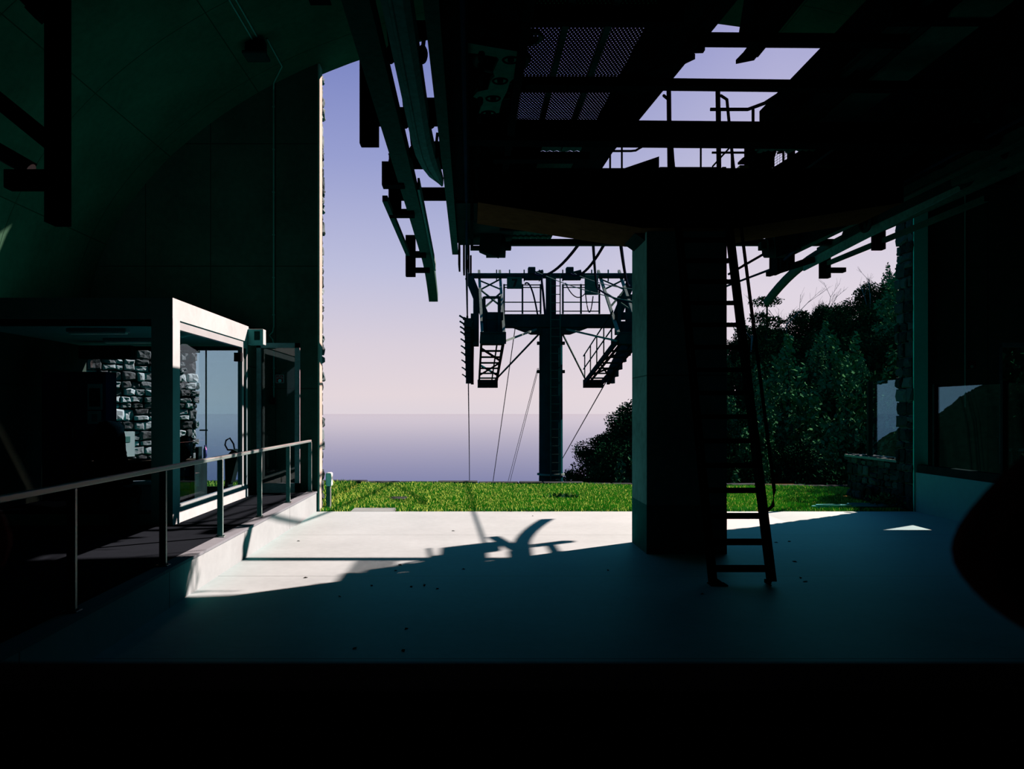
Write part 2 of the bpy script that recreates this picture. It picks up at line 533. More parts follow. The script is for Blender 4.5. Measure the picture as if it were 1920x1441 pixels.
# ------------- rubble stone facing: one mesh per wall, each stone a rounded irregular block
def rubble(name, mt, p0, du, length, height, depth_n, thick=.12, sz=.26, seed=1, rag=0.05, zfun=None, mortar=True):
    rnd = random.Random(seed)
    du = V(du).normalized(); nn = V(depth_n).normalized(); p0 = V(p0); up = V((0, 0, 1))
    mb = MB()
    z = 0.0
    while z < height:
        h = rnd.uniform(.55, 1.15) * sz
        u = -rnd.uniform(0, .04)
        first = True
        while u < length:
            w = rnd.uniform(.6, 1.5) * sz
            e = min(u + w, length + rnd.uniform(-rag, rag))
            if length - e < sz * .45:
                e = length + rnd.uniform(-rag, rag)
            nsub = 2 if (h > sz * .9 and rnd.random() < .35 and e < length - .05) else 1
            for q in range(nsub):
                z0 = z + h * q / nsub; z1 = z + h * (q + 1) / nsub
                if zfun and z1 > zfun(u):
                    continue
                g = .012
                pr = rnd.uniform(.25, 1.0) * thick
                c = []
                jit = lambda s_: rnd.uniform(-s_, s_)
                a0, a1, b0, b1 = u + g, e - g, z0 + g, z1 - g
                if a1 - a0 < .03: continue
                ring = [(a0, b0), ((a0 + a1) / 2, b0), (a1, b0), (a1, (b0 + b1) / 2), (a1, b1), ((a0 + a1) / 2, b1), (a0, b1), (a0, (b0 + b1) / 2)]
                base = []; mid = []; top = []
                cu, cz = (a0 + a1) / 2, (b0 + b1) / 2
                for (a, b_) in ring:
                    ja, jb = jit(.018), jit(.018)
                    k1 = 1.0 if (abs(a - cu) < 1e-6 or abs(b_ - cz) < 1e-6) else .93
                    a_, bb = cu + (a - cu) * k1 + ja, cz + (b_ - cz) * k1 + jb
                    base.append(p0 + du * a_ + up * bb - nn * .06)
                    mid.append(p0 + du * a_ + up * bb + nn * (pr * .65 + jit(.01)))
                    top.append(p0 + du * (cu + (a_ - cu) * .72) + up * (cz + (bb - cz) * .72) + nn * (pr + jit(.018)))
                vs = base + mid + top + [p0 + du * cu + up * cz + nn * (pr + jit(.02))]
                fs = []
                for i in range(8):
                    j = (i + 1) % 8
                    fs += [(i, j, 8 + j, 8 + i), (8 + i, 8 + j, 16 + j, 16 + i), (16 + i, 16 + j, 24)]
                mb.add(vs, fs)
            u = e
            if e >= length - .01: break
        z += h
    return mb


def stone_mat(name, lo, hi):
    lo = pig(name, lo); hi = pig(name, hi)
    m, nt, N, L, b = new_mat(name)
    g = N.new('ShaderNodeNewGeometry')
    tc = N.new('ShaderNodeTexCoord')
    nz = N.new('ShaderNodeTexNoise'); nz.inputs['Scale'].default_value = 14; nz.inputs['Detail'].default_value = 8
    L.new(tc.outputs['Object'], nz.inputs['Vector'])
    ad = N.new('ShaderNodeMath'); ad.operation = 'MULTIPLY_ADD'; ad.inputs[1].default_value = .45
    L.new(nz.outputs['Fac'], ad.inputs[0])
    pw = N.new('ShaderNodeMath'); pw.operation = 'POWER'; pw.inputs[1].default_value = 2.2
    L.new(g.outputs['Random Per Island'], pw.inputs[0])
    L.new(pw.outputs[0], ad.inputs[2])
    r = N.new('ShaderNodeValToRGB')
    r.color_ramp.elements[0].position = .15; r.color_ramp.elements[1].position = 1.15 if False else 1.0
    r.color_ramp.elements[0].color = (*lo, 1); r.color_ramp.elements[1].color = (*hi, 1)
    L.new(ad.outputs[0], r.inputs['Fac']); L.new(r.outputs['Color'], b.inputs['Base Color'])
    b.inputs['Roughness'].default_value = .9; b.inputs['Specular IOR Level'].default_value = .0
    bp = N.new('ShaderNodeBump'); bp.inputs['Strength'].default_value = .6; bp.inputs['Distance'].default_value = .02
    L.new(nz.outputs['Fac'], bp.inputs['Height']); L.new(bp.outputs['Normal'], b.inputs['Normal'])
    return m


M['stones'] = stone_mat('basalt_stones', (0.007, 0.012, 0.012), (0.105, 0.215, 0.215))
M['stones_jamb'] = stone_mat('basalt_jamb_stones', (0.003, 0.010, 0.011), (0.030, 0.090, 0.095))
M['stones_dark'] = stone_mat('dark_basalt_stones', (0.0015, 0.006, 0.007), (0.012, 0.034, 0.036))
# outside stone facing of both jambs (end face of the facing seen from the hall)
mb = MB(); mb.box((-7.4, YE + .26, -.1), (XJ - .06, YE + .48, 3.2 if False else -.05))
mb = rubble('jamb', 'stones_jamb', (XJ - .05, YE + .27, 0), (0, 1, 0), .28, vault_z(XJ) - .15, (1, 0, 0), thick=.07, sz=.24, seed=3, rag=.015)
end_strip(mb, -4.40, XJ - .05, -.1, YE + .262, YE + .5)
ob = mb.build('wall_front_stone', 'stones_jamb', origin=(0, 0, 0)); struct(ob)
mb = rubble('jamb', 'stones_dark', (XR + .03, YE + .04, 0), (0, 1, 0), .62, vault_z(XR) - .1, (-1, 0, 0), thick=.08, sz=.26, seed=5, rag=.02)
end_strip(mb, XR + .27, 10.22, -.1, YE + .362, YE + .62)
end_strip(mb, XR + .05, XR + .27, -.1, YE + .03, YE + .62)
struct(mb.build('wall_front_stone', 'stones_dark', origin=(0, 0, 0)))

# platform along the left side
ED = -2.95
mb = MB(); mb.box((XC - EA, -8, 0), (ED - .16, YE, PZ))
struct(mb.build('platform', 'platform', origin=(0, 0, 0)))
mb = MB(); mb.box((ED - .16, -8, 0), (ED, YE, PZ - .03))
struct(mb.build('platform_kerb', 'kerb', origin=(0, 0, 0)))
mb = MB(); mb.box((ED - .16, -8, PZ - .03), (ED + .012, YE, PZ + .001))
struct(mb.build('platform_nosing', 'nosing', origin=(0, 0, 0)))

# ---------------------------------------------------------------- handrail on the platform edge
XRL = -3.06
r = thing('handrail', 'stainless handrail of flat bar on square posts along the platform edge', 'railing', (XRL, 8, PZ))
MB().cbox((XRL - .03, -1.5, PZ + .945), (XRL + .03, 15.2, PZ + .99), .008).build('top_rail', 'stainless', r)
for i in range(7):
    y = 4.3 + i * 1.815
    mb = MB().cbox((XRL - .034, y - .02, PZ), (XRL + .034, y + .02, PZ + .945), .005)
    p = mb.build('post', 'stainless', r)
    mb = MB().cbox((XRL - .06, y - .05, PZ), (XRL + .06, y + .05, PZ + .012), .004)
    for a in (-1, 1):
        mb.cyl((XRL + .045 * a, y, PZ + .01), (XRL + .045 * a, y, PZ + .025), .01, n=8)
    mb.build('base_plate', 'stainless', p)

# ---------------------------------------------------------------- glazed office on the platform
OX, OY0, OY1 = -4.0, 10.7, 14.36
WLX = XC - EA + .01
of = thing('office_booth', 'concrete framed office box with big glass panes on the raised platform', 'booth', (-5.5, 12.5, PZ))
mb = MB().box((WLX, OY0, 3.17), (OX, OY1, 3.45)).box((WLX, OY1, 3.17), (-4.07, YE - .005, 3.45))
mb.build('roof_slab', 'office', of)
MB().box((OX - .29, OY0 + .004, PZ), (OX, OY0 + .27, 3.17)).build('corner_column', 'office', of, label='square concrete corner column')
MB().box((WLX, OY0 + .02, PZ), (OX - .29, OY0 + .2, PZ + .15)).build('sill', 'office', of)
MB().box((OX - .16, OY0 + .27, PZ), (OX - .01, OY1, PZ + .2)).build('sill', 'office', of)
# right hand glazing frame
mb = MB()
mb.box((OX - .10, OY0 + .27, 3.05), (OX - .02, OY1, 3.17)).box((OX - .10, OY1 - .32, PZ + .2), (OX - .02, OY1 - .24, 3.05))
mb.box((OX - .10, OY1 - .06, PZ + .2), (OX - .02, OY1, 3.05)).box((OX - .10, OY0 + .27, PZ + .2), (OX - .03, OY1, PZ + .24))
mb.build('window_frame', 'white_metal', of)
MB().box((OX - .065, OY0 + .27, PZ + .24), (OX - .053, OY1 - .32, 3.05)).build('glass_pane', 'glass_office', of)
MB().box((OX - .08, OY1 - .24, PZ + .2), (OX - .04, OY1 - .06, 3.05)).build('side_panel', 'dark', of, label='dark narrow panel beside the glass')
MB().box((WLX, OY0 + .05, 3.08), (OX - .29, OY0 + .13, 3.17)).build('frame_head', 'dark', of)
MB().box((WLX, OY0 + .05, PZ + .15), (OX - .29, OY0 + .13, PZ + .19)).build('frame_sill', 'dark', of)
MB().box((WLX, OY0 + .085, PZ + .19), (OX - .29, OY0 + .097, 3.08)).build('glass_pane', 'glass_office', of)
MB().box((-4.17, OY1, PZ), (-4.07, YE - .005, 3.17)).build('side_wall', 'wall', of)
MB().box((OX - .14, OY1 - .30, 2.80), (OX - .02, OY1 - .42, 2.95)).build('door_closer', 'black', of)

# glazed doors at the back of the office, looking outside
d = struct(MB().box((-7.3, YE + .06, 3.1), (-4.42, YE + .14, 3.17)).box((-5.12, YE + .08, PZ), (-5.10, YE + .12, 3.1)).box((-4.47, YE + .06, PZ), (-4.41, YE + .14, 3.1)).box((-7.3, YE + .06, PZ), (-4.42, YE + .14, PZ + .08)).build('window_2', 'dark', origin=(0, 0, 0)))
MB().box((-7.3, YE + .095, PZ + .08), (-5.12, YE + .105, 3.1)).build('glass_pane', 'glass', d)
MB().box((-5.10, YE + .095, PZ + .08), (-4.47, YE + .105, 3.1)).build('glass_pane', 'glass', d)
MB().cyl((-5.2, YE + .0, 1.56), (-5.05, YE + .0, 1.56), .014).build('handle', 'stainless', d)
struct(MB().box((-7.3, YE, -.1), (-4.4, YE + .5, PZ)).build('window_sill', 'platform', origin=(0, 0, 0)))

# ---- inside the office
t = thing('desk', 'office desk with dark top and closed front behind the glass', 'desk', (-5.1, 12.95, PZ))
MB().cbox((-6.0, 12.6, PZ + .72), (-4.35, 13.3, PZ + .75), .006).build('desk_top', 'wood', t)
for x in (-5.97, -4.42):
    MB().box((x, 12.65, PZ), (x + .04, 13.25, PZ + .72)).build('leg', 'dark', t)
MB().box((-5.9, 13.2, PZ + .25), (-4.45, 13.22, PZ + .7)).build('modesty_panel', 'black', t)
for z in (.12, .3, .48):
    pz = PZ + z
dr = MB().cbox((-4.9, 12.68, PZ + .06), (-4.45, 13.15, PZ + .7), .006).build('drawer_unit', 'black', t)
for z in (.1, .3, .5):
    MB().cbox((-4.88, 12.665, PZ + z), (-4.47, 12.68, PZ + z + .17), .004).build('drawer', 'locker', t)

t = thing('wardrobe_locker', 'tall navy office locker with two notices on its door', 'locker', (-6.4, 13.0, PZ))
MB().cbox((-7.0, 13.0, PZ), (-5.95, 13.4, 2.57), .008).build('body', 'locker', t)
MB().box((-6.57, 12.994, PZ + .05), (-6.54, 13.003, 2.54)).build('door_gap', 'black', t)
dd = MB().cbox((-6.53, 12.985, PZ + .06), (-5.97, 13.00, 2.54), .004).build('door', 'locker', t)
MB().cyl((-6.47, 12.96, 1.5), (-6.47, 12.96, 1.66), .01, n=8).build('handle', 'stainless', dd)
pp = tag(MB().box((-6.24, 12.975, 1.95), (-6.0, 12.984, 2.37)).build('notice_sheet', 'paper'), 'upper printed notice taped to the navy locker door', 'notice')
MB().box((-6.21, 12.972, 2.0), (-6.03, 12.976, 2.3)).build('printed_block', 'ink', pp)
pp = tag(MB().box((-6.24, 12.975, 1.72), (-6.02, 12.984, 1.93)).build('notice_sheet', 'paper'), 'smaller lower notice taped to the navy locker door', 'notice')
mb = MB()
for i in range(5):
    mb.box((-6.17, 12.972, 1.76 + i * .025), (-6.08, 12.976, 1.775 + i * .025))
mb.build('printed_lines', 'ink', pp)

# office chair with a jacket
cx, cy = -5.32, 11.75
t = thing('office_chair', 'black swivel office chair with armrests behind the front glass', 'chair', (cx, cy, PZ))
MB().cbox((cx - .25, cy - .25, PZ + .44), (cx + .25, cy + .25, PZ + .53), .03).build('seat', 'fabric', t)
MB().cbox((cx - .23, cy - .05, PZ + .6), (cx + .23, cy + .02, PZ + 1.2), .03).build('backrest', 'fabric', t)
MB().cyl((cx, cy, PZ + .1), (cx, cy, PZ + .44), .03).build('column', 'dark', t)
for a in range(5):
    an = a * 2 * math.pi / 5 + .3
    e = V((cx + .3 * math.cos(an), cy + .3 * math.sin(an), PZ + .08))
    lg = MB().bar((cx, cy, PZ + .11), e, .05, .035).build('leg', 'black', t)
    MB().cyl(e + V((-.02, 0, -.045)), e + V((.02, 0, -.045)), .033, n=12).build('castor', 'rubber', lg)
for sx in (-1, 1):
    x = cx + sx * .28
    MB().tube([(x, cy + .05, PZ + .5), (x, cy + .05, PZ + .66), (x, cy - .02, PZ + .72), (x, cy - .2, PZ + .72), (x, cy - .28, PZ + .66), (x, cy - .24, PZ + .5)], .02).build('armrest', 'rubber', t)
MB().tube([(cx + .23, cy - .02, PZ + .62), (cx + .34, cy - .02, PZ + .71), (cx + .5, cy - .02, PZ + .72), (cx + .62, cy - .02, PZ + .62)], .018).build('arm_loop', 'rubber', t)
# jacket: draped shell with sleeves
mb = MB()
prof = [(0.0, .16), (-.08, .22), (-.22, .25), (-.45, .27), (-.65, .25), (-.8, .19), (-.86, .12)]
ringn = 18; vs = []; fs = []
top = PZ + 1.38
for i, (dz, w) in enumerate(prof):
    for j in range(ringn):
        a = 2 * math.pi * j / ringn
        fold = 1 + .10 * math.sin(5 * a + i) * (i / 6)
        vs.append((cx + .0 + w * fold * math.cos(a) * .92 + (.02 * i if i > 3 else 0), cy - .02 + .13 * fold * math.sin(a), top + dz + .02 * math.sin(3 * a + i)))
for i in range(len(prof) - 1):
    for j in range(ringn):
        fs.append((i * ringn + j, (i + 1) * ringn + j, (i + 1) * ringn + (j + 1) % ringn, i * ringn + (j + 1) % ringn))
fs += [tuple(range(ringn)), tuple(range(len(prof) * ringn - 1, (len(prof) - 1) * ringn - 1, -1))]
mb.add(vs, fs)
jk = mb.build('jacket', 'fabric', smooth=True)
tag(jk, 'black jacket draped over the back of the office chair', 'jacket')
MB().tube([(cx - .2, cy - .1, top - .2), (cx - .27, cy - .14, top - .45), (cx - .25, cy - .13, top - .72)], .05, 10).build('sleeve', 'fabric', jk, smooth=True)
MB().tube([(cx + .2, cy - .1, top - .2), (cx + .26, cy - .14, top - .45), (cx + .22, cy - .14, top - .74)], .05, 10).build('sleeve', 'fabric', jk, smooth=True)

# backpack on the desk
t = thing('backpack', 'black backpack slumped on the desk behind the side glass', 'bag', (-4.66, 12.85, PZ + .75))
mb = MB(); mb.ball((-4.66, 12.85, PZ + .93), .2, .14, .19).ball((-4.6, 12.85, PZ + 1.02), .12, .1, .13).ball((-4.76, 12.82, PZ + .85), .16, .13, .1)
mb.build('body', 'fabric', t, smooth=True)
MB().tube([(-4.5, 12.8, PZ + 1.12), (-4.46, 12.75, PZ + 1.1), (-4.44, 12.74, PZ + .95), (-4.46, 12.76, PZ + .78)], .018).build('strap', 'fabric', t)
MB().cbox((-4.47, 12.72, PZ + .82), (-4.44, 12.76, PZ + 1.06), .004).build('pale_panel', 'white_metal', t, label='pale grey back panel')
t = tag(MB().cbox((-4.42, 12.8, PZ + .75), (-4.37, 12.98, PZ + .96), .006).build('box_file', 'dark'), 'dark upright box file on the desk beside the backpack', 'box')
t = tag(MB().cyl((-4.38, 13.15, PZ + .75), (-4.38, 13.15, PZ + .9), .03).cyl((-4.38, 13.15, PZ + .9), (-4.38, 13.15, PZ + .95), .03, .012).cyl((-4.38, 13.15, PZ + .95), (-4.38, 13.15, PZ + .975), .014).build('water_bottle', 'blue'), 'small blue plastic bottle at the end of the desk', 'bottle')

# ceiling strip lights, air conditioner, spotlight
for i, (px, py, y) in enumerate(((203, 620, 12.0), (262, 640, 13.6))):
    c = P(px, py, y)
    t = thing('strip_light', ('unlit strip light under the office ceiling, nearer the front glass' if i == 0 else 'unlit strip light under the office ceiling, further back near the doors'), 'lamp', (c.x, c.y, 3.17), 'office ceiling strip lights')
    MB().cbox((c.x - .6, c.y - .08, 3.11), (c.x + .3, c.y + .08, 3.17), .01).build('housing', 'white_metal', t)
    MB().cbox((c.x - .58, c.y - .05, 3.085), (c.x + .28, c.y + .05, 3.112), .01).build('diffuser', 'tube_lamp', t)
t = thing('air_conditioner', 'long wall air conditioner above the back glazing of the office', 'air conditioner', (-6.5, 14.4, 2.8))
MB().cbox((-7.0, 14.2, 2.86), (-6.05, 14.42, 3.1), .03).build('casing', 'bin', t)
MB().box((-6.3, 14.19, 2.89), (-6.08, 14.203, 2.95)).build('louvre', 'black', t)
t = thing('spotlight', 'small white spotlight under the office ceiling by the side glass', 'lamp', (-4.4, 11.8, 3.17))
MB().cyl((-4.4, 11.8, 3.17), (-4.4, 11.8, 3.0), .015).tube([(-4.5, 11.8, 3.1), (-4.45, 11.8, 3.02), (-4.35, 11.8, 3.02), (-4.3, 11.8, 3.1)], .012).build('bracket', 'white', t)
MB().cyl((-4.28, 11.8, 3.06), (-4.12, 11.75, 3.08), .05, .04).build('head', 'white', t)
MB().cyl((-4.41, 11.78, 3.0), (-4.42, 11.74, 2.9), .045, .035).build('head', 'white', t)

# bin with bag outside the front glass
bx, by = -4.55, 10.45
t = thing('waste_bin', 'dark waste bin with black liner in front of the office glass', 'bin', (bx, by, PZ))
MB().cyl((bx, by, PZ), (bx, by, PZ + .5), .17, .2).build('body', 'bin', t)
mb = MB(); vs = []; fs = []
for i, (rr, z) in enumerate(((.205, PZ + .42), (.225, PZ + .47), (.215, PZ + .52), (.17, PZ + .53), (.12, PZ + .49))):
    for j in range(24):
        a = 2 * math.pi * j / 24
        q = 1 + .07 * math.sin(7 * a + i) + .03 * math.sin(13 * a)
        vs.append((bx + rr * q * math.cos(a), by + rr * q * math.sin(a), z + .02 * math.sin(5 * a + i)))
for i in range(4):
    for j in range(24):
        fs.append((i * 24 + j, (i + 1) * 24 + j, (i + 1) * 24 + (j + 1) % 24, i * 24 + (j + 1) % 24))
fs.append(tuple(96 + j for j in range(24)))
mb.add(vs, fs).tube([(bx + .18, by - .08, PZ + .5), (bx + .25, by - .12, PZ + .44), (bx + .24, by - .13, PZ + .34)], .025)
mb.build('liner', 'blacksheet', t, smooth=True)
t = thing('storage_tub', 'pale low plastic tub on the office floor behind the chair', 'box', (-5.0, 12.3, PZ))
MB().cbox((-5.35, 12.1, PZ), (-4.75, 12.5, PZ + .42), .02).build('body', 'white_metal', t)
MB().cbox((-5.38, 12.08, PZ + .42), (-4.72, 12.52, PZ + .46), .015).build('lid', 'white', t)

# ---------------------------------------------------------------- recess between office and end wall
d = struct(MB().box((-3.97, 14.78, PZ + .02), (-3.89, 14.83, 3.19)).box((-3.26, 14.78, PZ + .02), (-3.17, 14.83, 3.19)).box((-3.97, 14.78, 3.10), (-3.17, 14.83, 3.19)).box((-3.97, 14.78, PZ + .02), (-3.17, 14.83, PZ + .2)).build('door_1', 'aluminium', origin=(0, 0, 0)))
MB().box((-3.89, 14.80, PZ + .2), (-3.26, 14.81, 3.10)).build('glass_pane', 'glass', d)
MB().cyl((-3.22, 14.76, 1.28), (-3.40, 14.76, 1.28), .012, n=10).cyl((-3.22, 14.76, 1.28), (-3.22, 14.80, 1.28), .02, n=10).build('handle', 'stainless', d)
# fire signs on the end wall
YW = YE - .004
def fire_sign(c, w, h, label, ext):
    t = tag(MB().cbox((c.x - w / 2, YW - .012, c.z - h / 2), (c.x + w / 2, YW, c.z + h / 2), .003).build('fire_sign', 'red'), label, 'sign')
    y0 = YW - .016; mb = MB()
    b_ = .006
    for (x0, x1, z0, z1) in ((-w / 2, w / 2, h / 2 - b_, h / 2), (-w / 2, w / 2, -h / 2, -h / 2 + b_), (-w / 2, -w / 2 + b_, -h / 2, h / 2), (w / 2 - b_, w / 2, -h / 2, h / 2)):
        mb.box((c.x + x0, y0, c.z + z0), (c.x + x1, y0 + .004, c.z + z1))
    if ext:
        mb.cbox((c.x - .035, y0, c.z - .07), (c.x + .035, y0 + .004, c.z + .04), .01)
        mb.box((c.x - .02, y0, c.z + .045), (c.x + .02, y0 + .004, c.z + .06))
        mb.box((c.x - .02, y0, c.z + .06), (c.x + .05, y0 + .004, c.z + .07))
    else:
        mb.cyl((c.x, y0, c.z - .035), (c.x, y0 + .004, c.z - .035), .032, n=14)
        for k_ in range(5):
            a = math.pi * (.1 + .2 * k_)
            mb.bar((c.x + .042 * math.cos(a), y0 + .002, c.z + .0 + .02 * math.sin(a)), (c.x + .06 * math.cos(a), y0 + .002, c.z + .055 * math.sin(a) + .01), .004, .012, (0, 1, 0))
    mb.build('pictogram', 'white', t)
fire_sign(P(525, 710, YE), .155, .155, 'square red fire alarm sign on the wall behind the glass door', False)
fire_sign(P(472, 713, YE), .13, .14, 'red fire extinguisher sign on the wall left of the glass door', True)
c = P(472, 850, YE - .15)
t = thing('fire_extinguisher', 'dark red fire extinguisher hanging beside the glass door', 'extinguisher', (c.x, c.y, c.z - .3))
MB().cyl((c.x, c.y, c.z - .3), (c.x, c.y, c.z + .12), .075).cyl((c.x, c.y, c.z + .12), (c.x, c.y, c.z + .2), .075, .03).build('cylinder', 'redcyl', t)
MB().cyl((c.x, c.y, c.z + .2), (c.x, c.y, c.z + .27), .025).bar((c.x, c.y, c.z + .26), (c.x, c.y - .1, c.z + .29), .02, .012).build('valve', 'black', t)
MB().tube([(c.x + .02, c.y, c.z + .24), (c.x + .1, c.y - .02, c.z + .2), (c.x + .1, c.y - .02, c.z - .1)], .012).build('hose', 'rubber', t)
c = P(472, 762, YE)
t = tag(MB().cbox((c.x - .09, YW - .03, c.z - .03), (c.x + .09, YW, c.z + .03), .006).build('socket_strip', 'conduit'), 'row of sockets on the wall under the extinguisher sign', 'socket')
for i in range(4):
    MB().cyl((c.x - .06 + .04 * i, YW - .033, c.z), (c.x - .06 + .04 * i, YW - .029, c.z), .013, n=12).build('socket', 'black', t)
# exit lamp on the end of the office roof
c = V((-3.88, 14.45, 3.22))
t = thing('emergency_lamp', 'white emergency exit lamp at the end of the office roof beam', 'lamp', (c.x, c.y, c.z))
MB().cbox((OX, 14.3, 3.12), (-3.72, 14.5, 3.4), .01).build('housing', 'office', t)
MB().box((-3.88, 14.295, 3.2), (-3.78, 14.301, 3.36)).build('sign_face', 'bin', t)
# conduit with switch box down the end wall
t = thing('conduit', 'thin grey conduit running down the wall to a switch box behind the glass door', 'conduit', (-3.78, YE, 1.9))
cy_ = YE - .02
a0 = P(513, 150, cy_); 
MB().tube([a0, P(513, 612, cy_), P(511, 622, cy_), P(505, 628, cy_), P(511, 636, cy_), P(513, 645, cy_), P(513, 745, cy_)], .014).build('pipe', 'conduit', t)
for py in (200, 280, 360, 440, 520, 590, 690, 725):
    c = P(513, py, cy_); MB().box((c.x - .022, cy_ - .016, c.z - .012), (c.x + .022, YW, c.z + .012)).build('clip', 'conduit', t)
c = P(512, 752, cy_); MB().cbox((c.x - .06, cy_ - .05, c.z - .06), (c.x + .06, YW, c.z + .06), .01).build('switch_box', 'redcyl', t)
# emergency light fitting with conduit on the vault
t = thing('vault_light', 'dark light fitting fixed under the vault above the left end wall', 'lamp', (-3.66, 13.6, 8.1))
zv = vault_z(-3.66)
MB().cbox((-3.83, 13.5, zv - .25), (-3.5, 13.72, zv - .02), .02).build('housing', 'black', t)
MB().cbox((-3.86, 13.42, zv - .31), (-3.46, 13.8, zv - .25), .02).build('diffuser', 'dark', t)
t = thing('ceiling_conduit', 'pair of thin grey conduits running along the vault to a light fitting', 'conduit', (-3.7, 11, 8.1))
for dx in (-.04, .04):
    MB().tube([(-3.66 + dx, y, vault_z(-3.66 + dx) - .015) for y in (2, 6, 10, 13.5)], .012).build('pipe', 'conduit', t)
MB().tube([(-3.5, 13.7, vault_z(-3.5) - .02), (-3.5, 14.8, vault_z(-3.5) - .02), (-3.75, 15.2, vault_z(-3.75) - .03), (a0.x, cy_, vault_z(a0.x) - .12)], .012).build('pipe', 'conduit', t)

# ---------------------------------------------------------------- steel frame hanging at far left
yy = 5.2
t = thing('hanging_frame', 'black steel post with brace and arm hanging at the far left', 'frame', (P(108, 420, yy).x, yy, P(108, 420, yy).z))
x0 = P(95, 0, yy).x; x1 = P(123, 0, yy).x
zb = P(108, 420, yy).z
MB().channel(((x0 + x1) / 2, yy, zb), ((x0 + x1) / 2, yy, vault_z((x0 + x1) / 2)), x1 - x0, .14, .012).build('post', 'black', t)
MB().channel(P(98, 270, yy), P(-160, 60, yy + .1), .06, .09, .01).build('brace', 'black', t)
MB().channel(P(15, 338, yy), P(97, 338, yy), .09, .11, .01).build('arm', 'black', t)
MB().prism([P(80, 248, yy - .02), P(97, 240, yy - .02), P(97, 282, yy - .02), P(90, 280, yy - .02)], (0, .02, 0)).prism([P(75, 322, yy - .02), P(97, 312, yy - .02), P(97, 358, yy - .02), P(80, 355, yy - .02)], (0, .02, 0)).build('gusset', 'black', t)
yl = 6.2
t = thing('fluorescent_lamp', 'blue-grey tubular lamp behind the hanging black post at far left', 'lamp', P(30, 320, yl))
MB().cyl(P(-80, 240, yl), P(58, 320, yl), .055).build('diffuser', 'bluelamp', t)
MB().bar(P(-80, 226, yl), P(62, 307, yl), .1, .03).build('housing', 'dark', t)
t = tag(MB().channel(P(50, 12, yl), P(105, -40, yl), .2, .1, .02).channel(P(62, 30, yl), P(120, -26, yl), .1, .1, .02).build('cable_bracket', 'black'), 'short slanted black channel at the top left corner beside the hanging post', 'bracket')
yq = 8.0
t = tag(MB().channel(P(572, -40, yq), P(622, -40, yq), .18, .3, .02).box(P(575, -10, yq), P(622, 10, yq + .2)).build('beam_stub', 'black'), 'black steel beam stub at the top edge, left of the guide rails', 'beam')

# ---------------------------------------------------------------- ropeway machinery
ZR = H + 2.9
RB = [P(0, 0, 1)]  # unused guard


def guide_rail(right):
    lab = ('long outer guide rail with hangers on the right side, end curving down like a horn' if right else
           'long outer guide rail with hangers on the left side, end curving down')
    r = thing('guide_rail', lab, 'rail', mir((-.9, 8, ZR)) if right else (-.9, 8, ZR), 'outer guide rails of the two tracks')
    pts = [(-.815, -3, ZR + .1), (-.815, 5, ZR + .1), (-.82, 12, ZR + .1), (-.83, 15.0, ZR + .1)]
    for k_ in range(1, 9):
        a = k_ / 8
        pts.append((-.83 + (-.0 if right else .0) * a, 15.0 + 2.9 * a, ZR + .1 - (.55 if right else .46) * a ** 1.9))
    w, h = .10, .095
    sec = [(-w, -h), (w, -h), (w, h), (w * .7, h), (w * .7, -h * .6), (-w * .7, -h * .6), (-w * .7, h), (-w, h)]
    if right:
        sec = [(.085 * math.cos(math.pi * i / 5), .1 * math.sin(math.pi * i / 5)) for i in range(10)]
    MB().sweep(pts, sec).build('rail', 'galv', r, right)
    # lip plate and outer angle
    MB().bar((-.69, 10.6, ZR + .12), (-.69, 15.6, ZR - .08), .03, .16).build('lip_plate', 'galv_light', r, right)
    MB().bar((-1.16, 10.8, ZR - .02), (-1.14, 15.7, ZR - .02), .07, .08).build('angle_bar', 'galv', r, right)
    hs = [(8.7, -.0, 1.15), (11.65, 0.0, .75), (14.7, -.42, .75)] if not right else [(8.7, 0, 1.1), (13.55, -.16, .4), (15.6, -.3, .52)]
    for (y, dz, ln) in hs:
        wd = .19 if y < 9 else .17
        h_ = MB().channel((-1.1, y, ZR + dz), (-1.1, y, ZR + dz + ln), wd, .14, .014).build('hanger', 'black', r, right)
        MB().box((-1.1 - wd * .5, y - .1, ZR - .06), (-.82, y + .1, ZR + .03)).build('bracket', 'black', h_, right) if y > 9 and not right else None
    for y in (8.7, 10.25, 11.8):
        MB().ibeam((-1.05, y, ZR + .31), (-.2, y, ZR + .31), .12, .17, .015).build('cross_arm', 'black', r, right)
    MB().box((-1.13, 10.15, ZR - .02), (-.85, 10.35, ZR + .28)).build('bracket', 'black', r, right)
    MB().box((-1.05, 14.6, ZR - .35), (-.75, 14.75, ZR - .27)).build('bracket', 'black', r, right)
    return r


guide_rail(False); guide_rail(True)


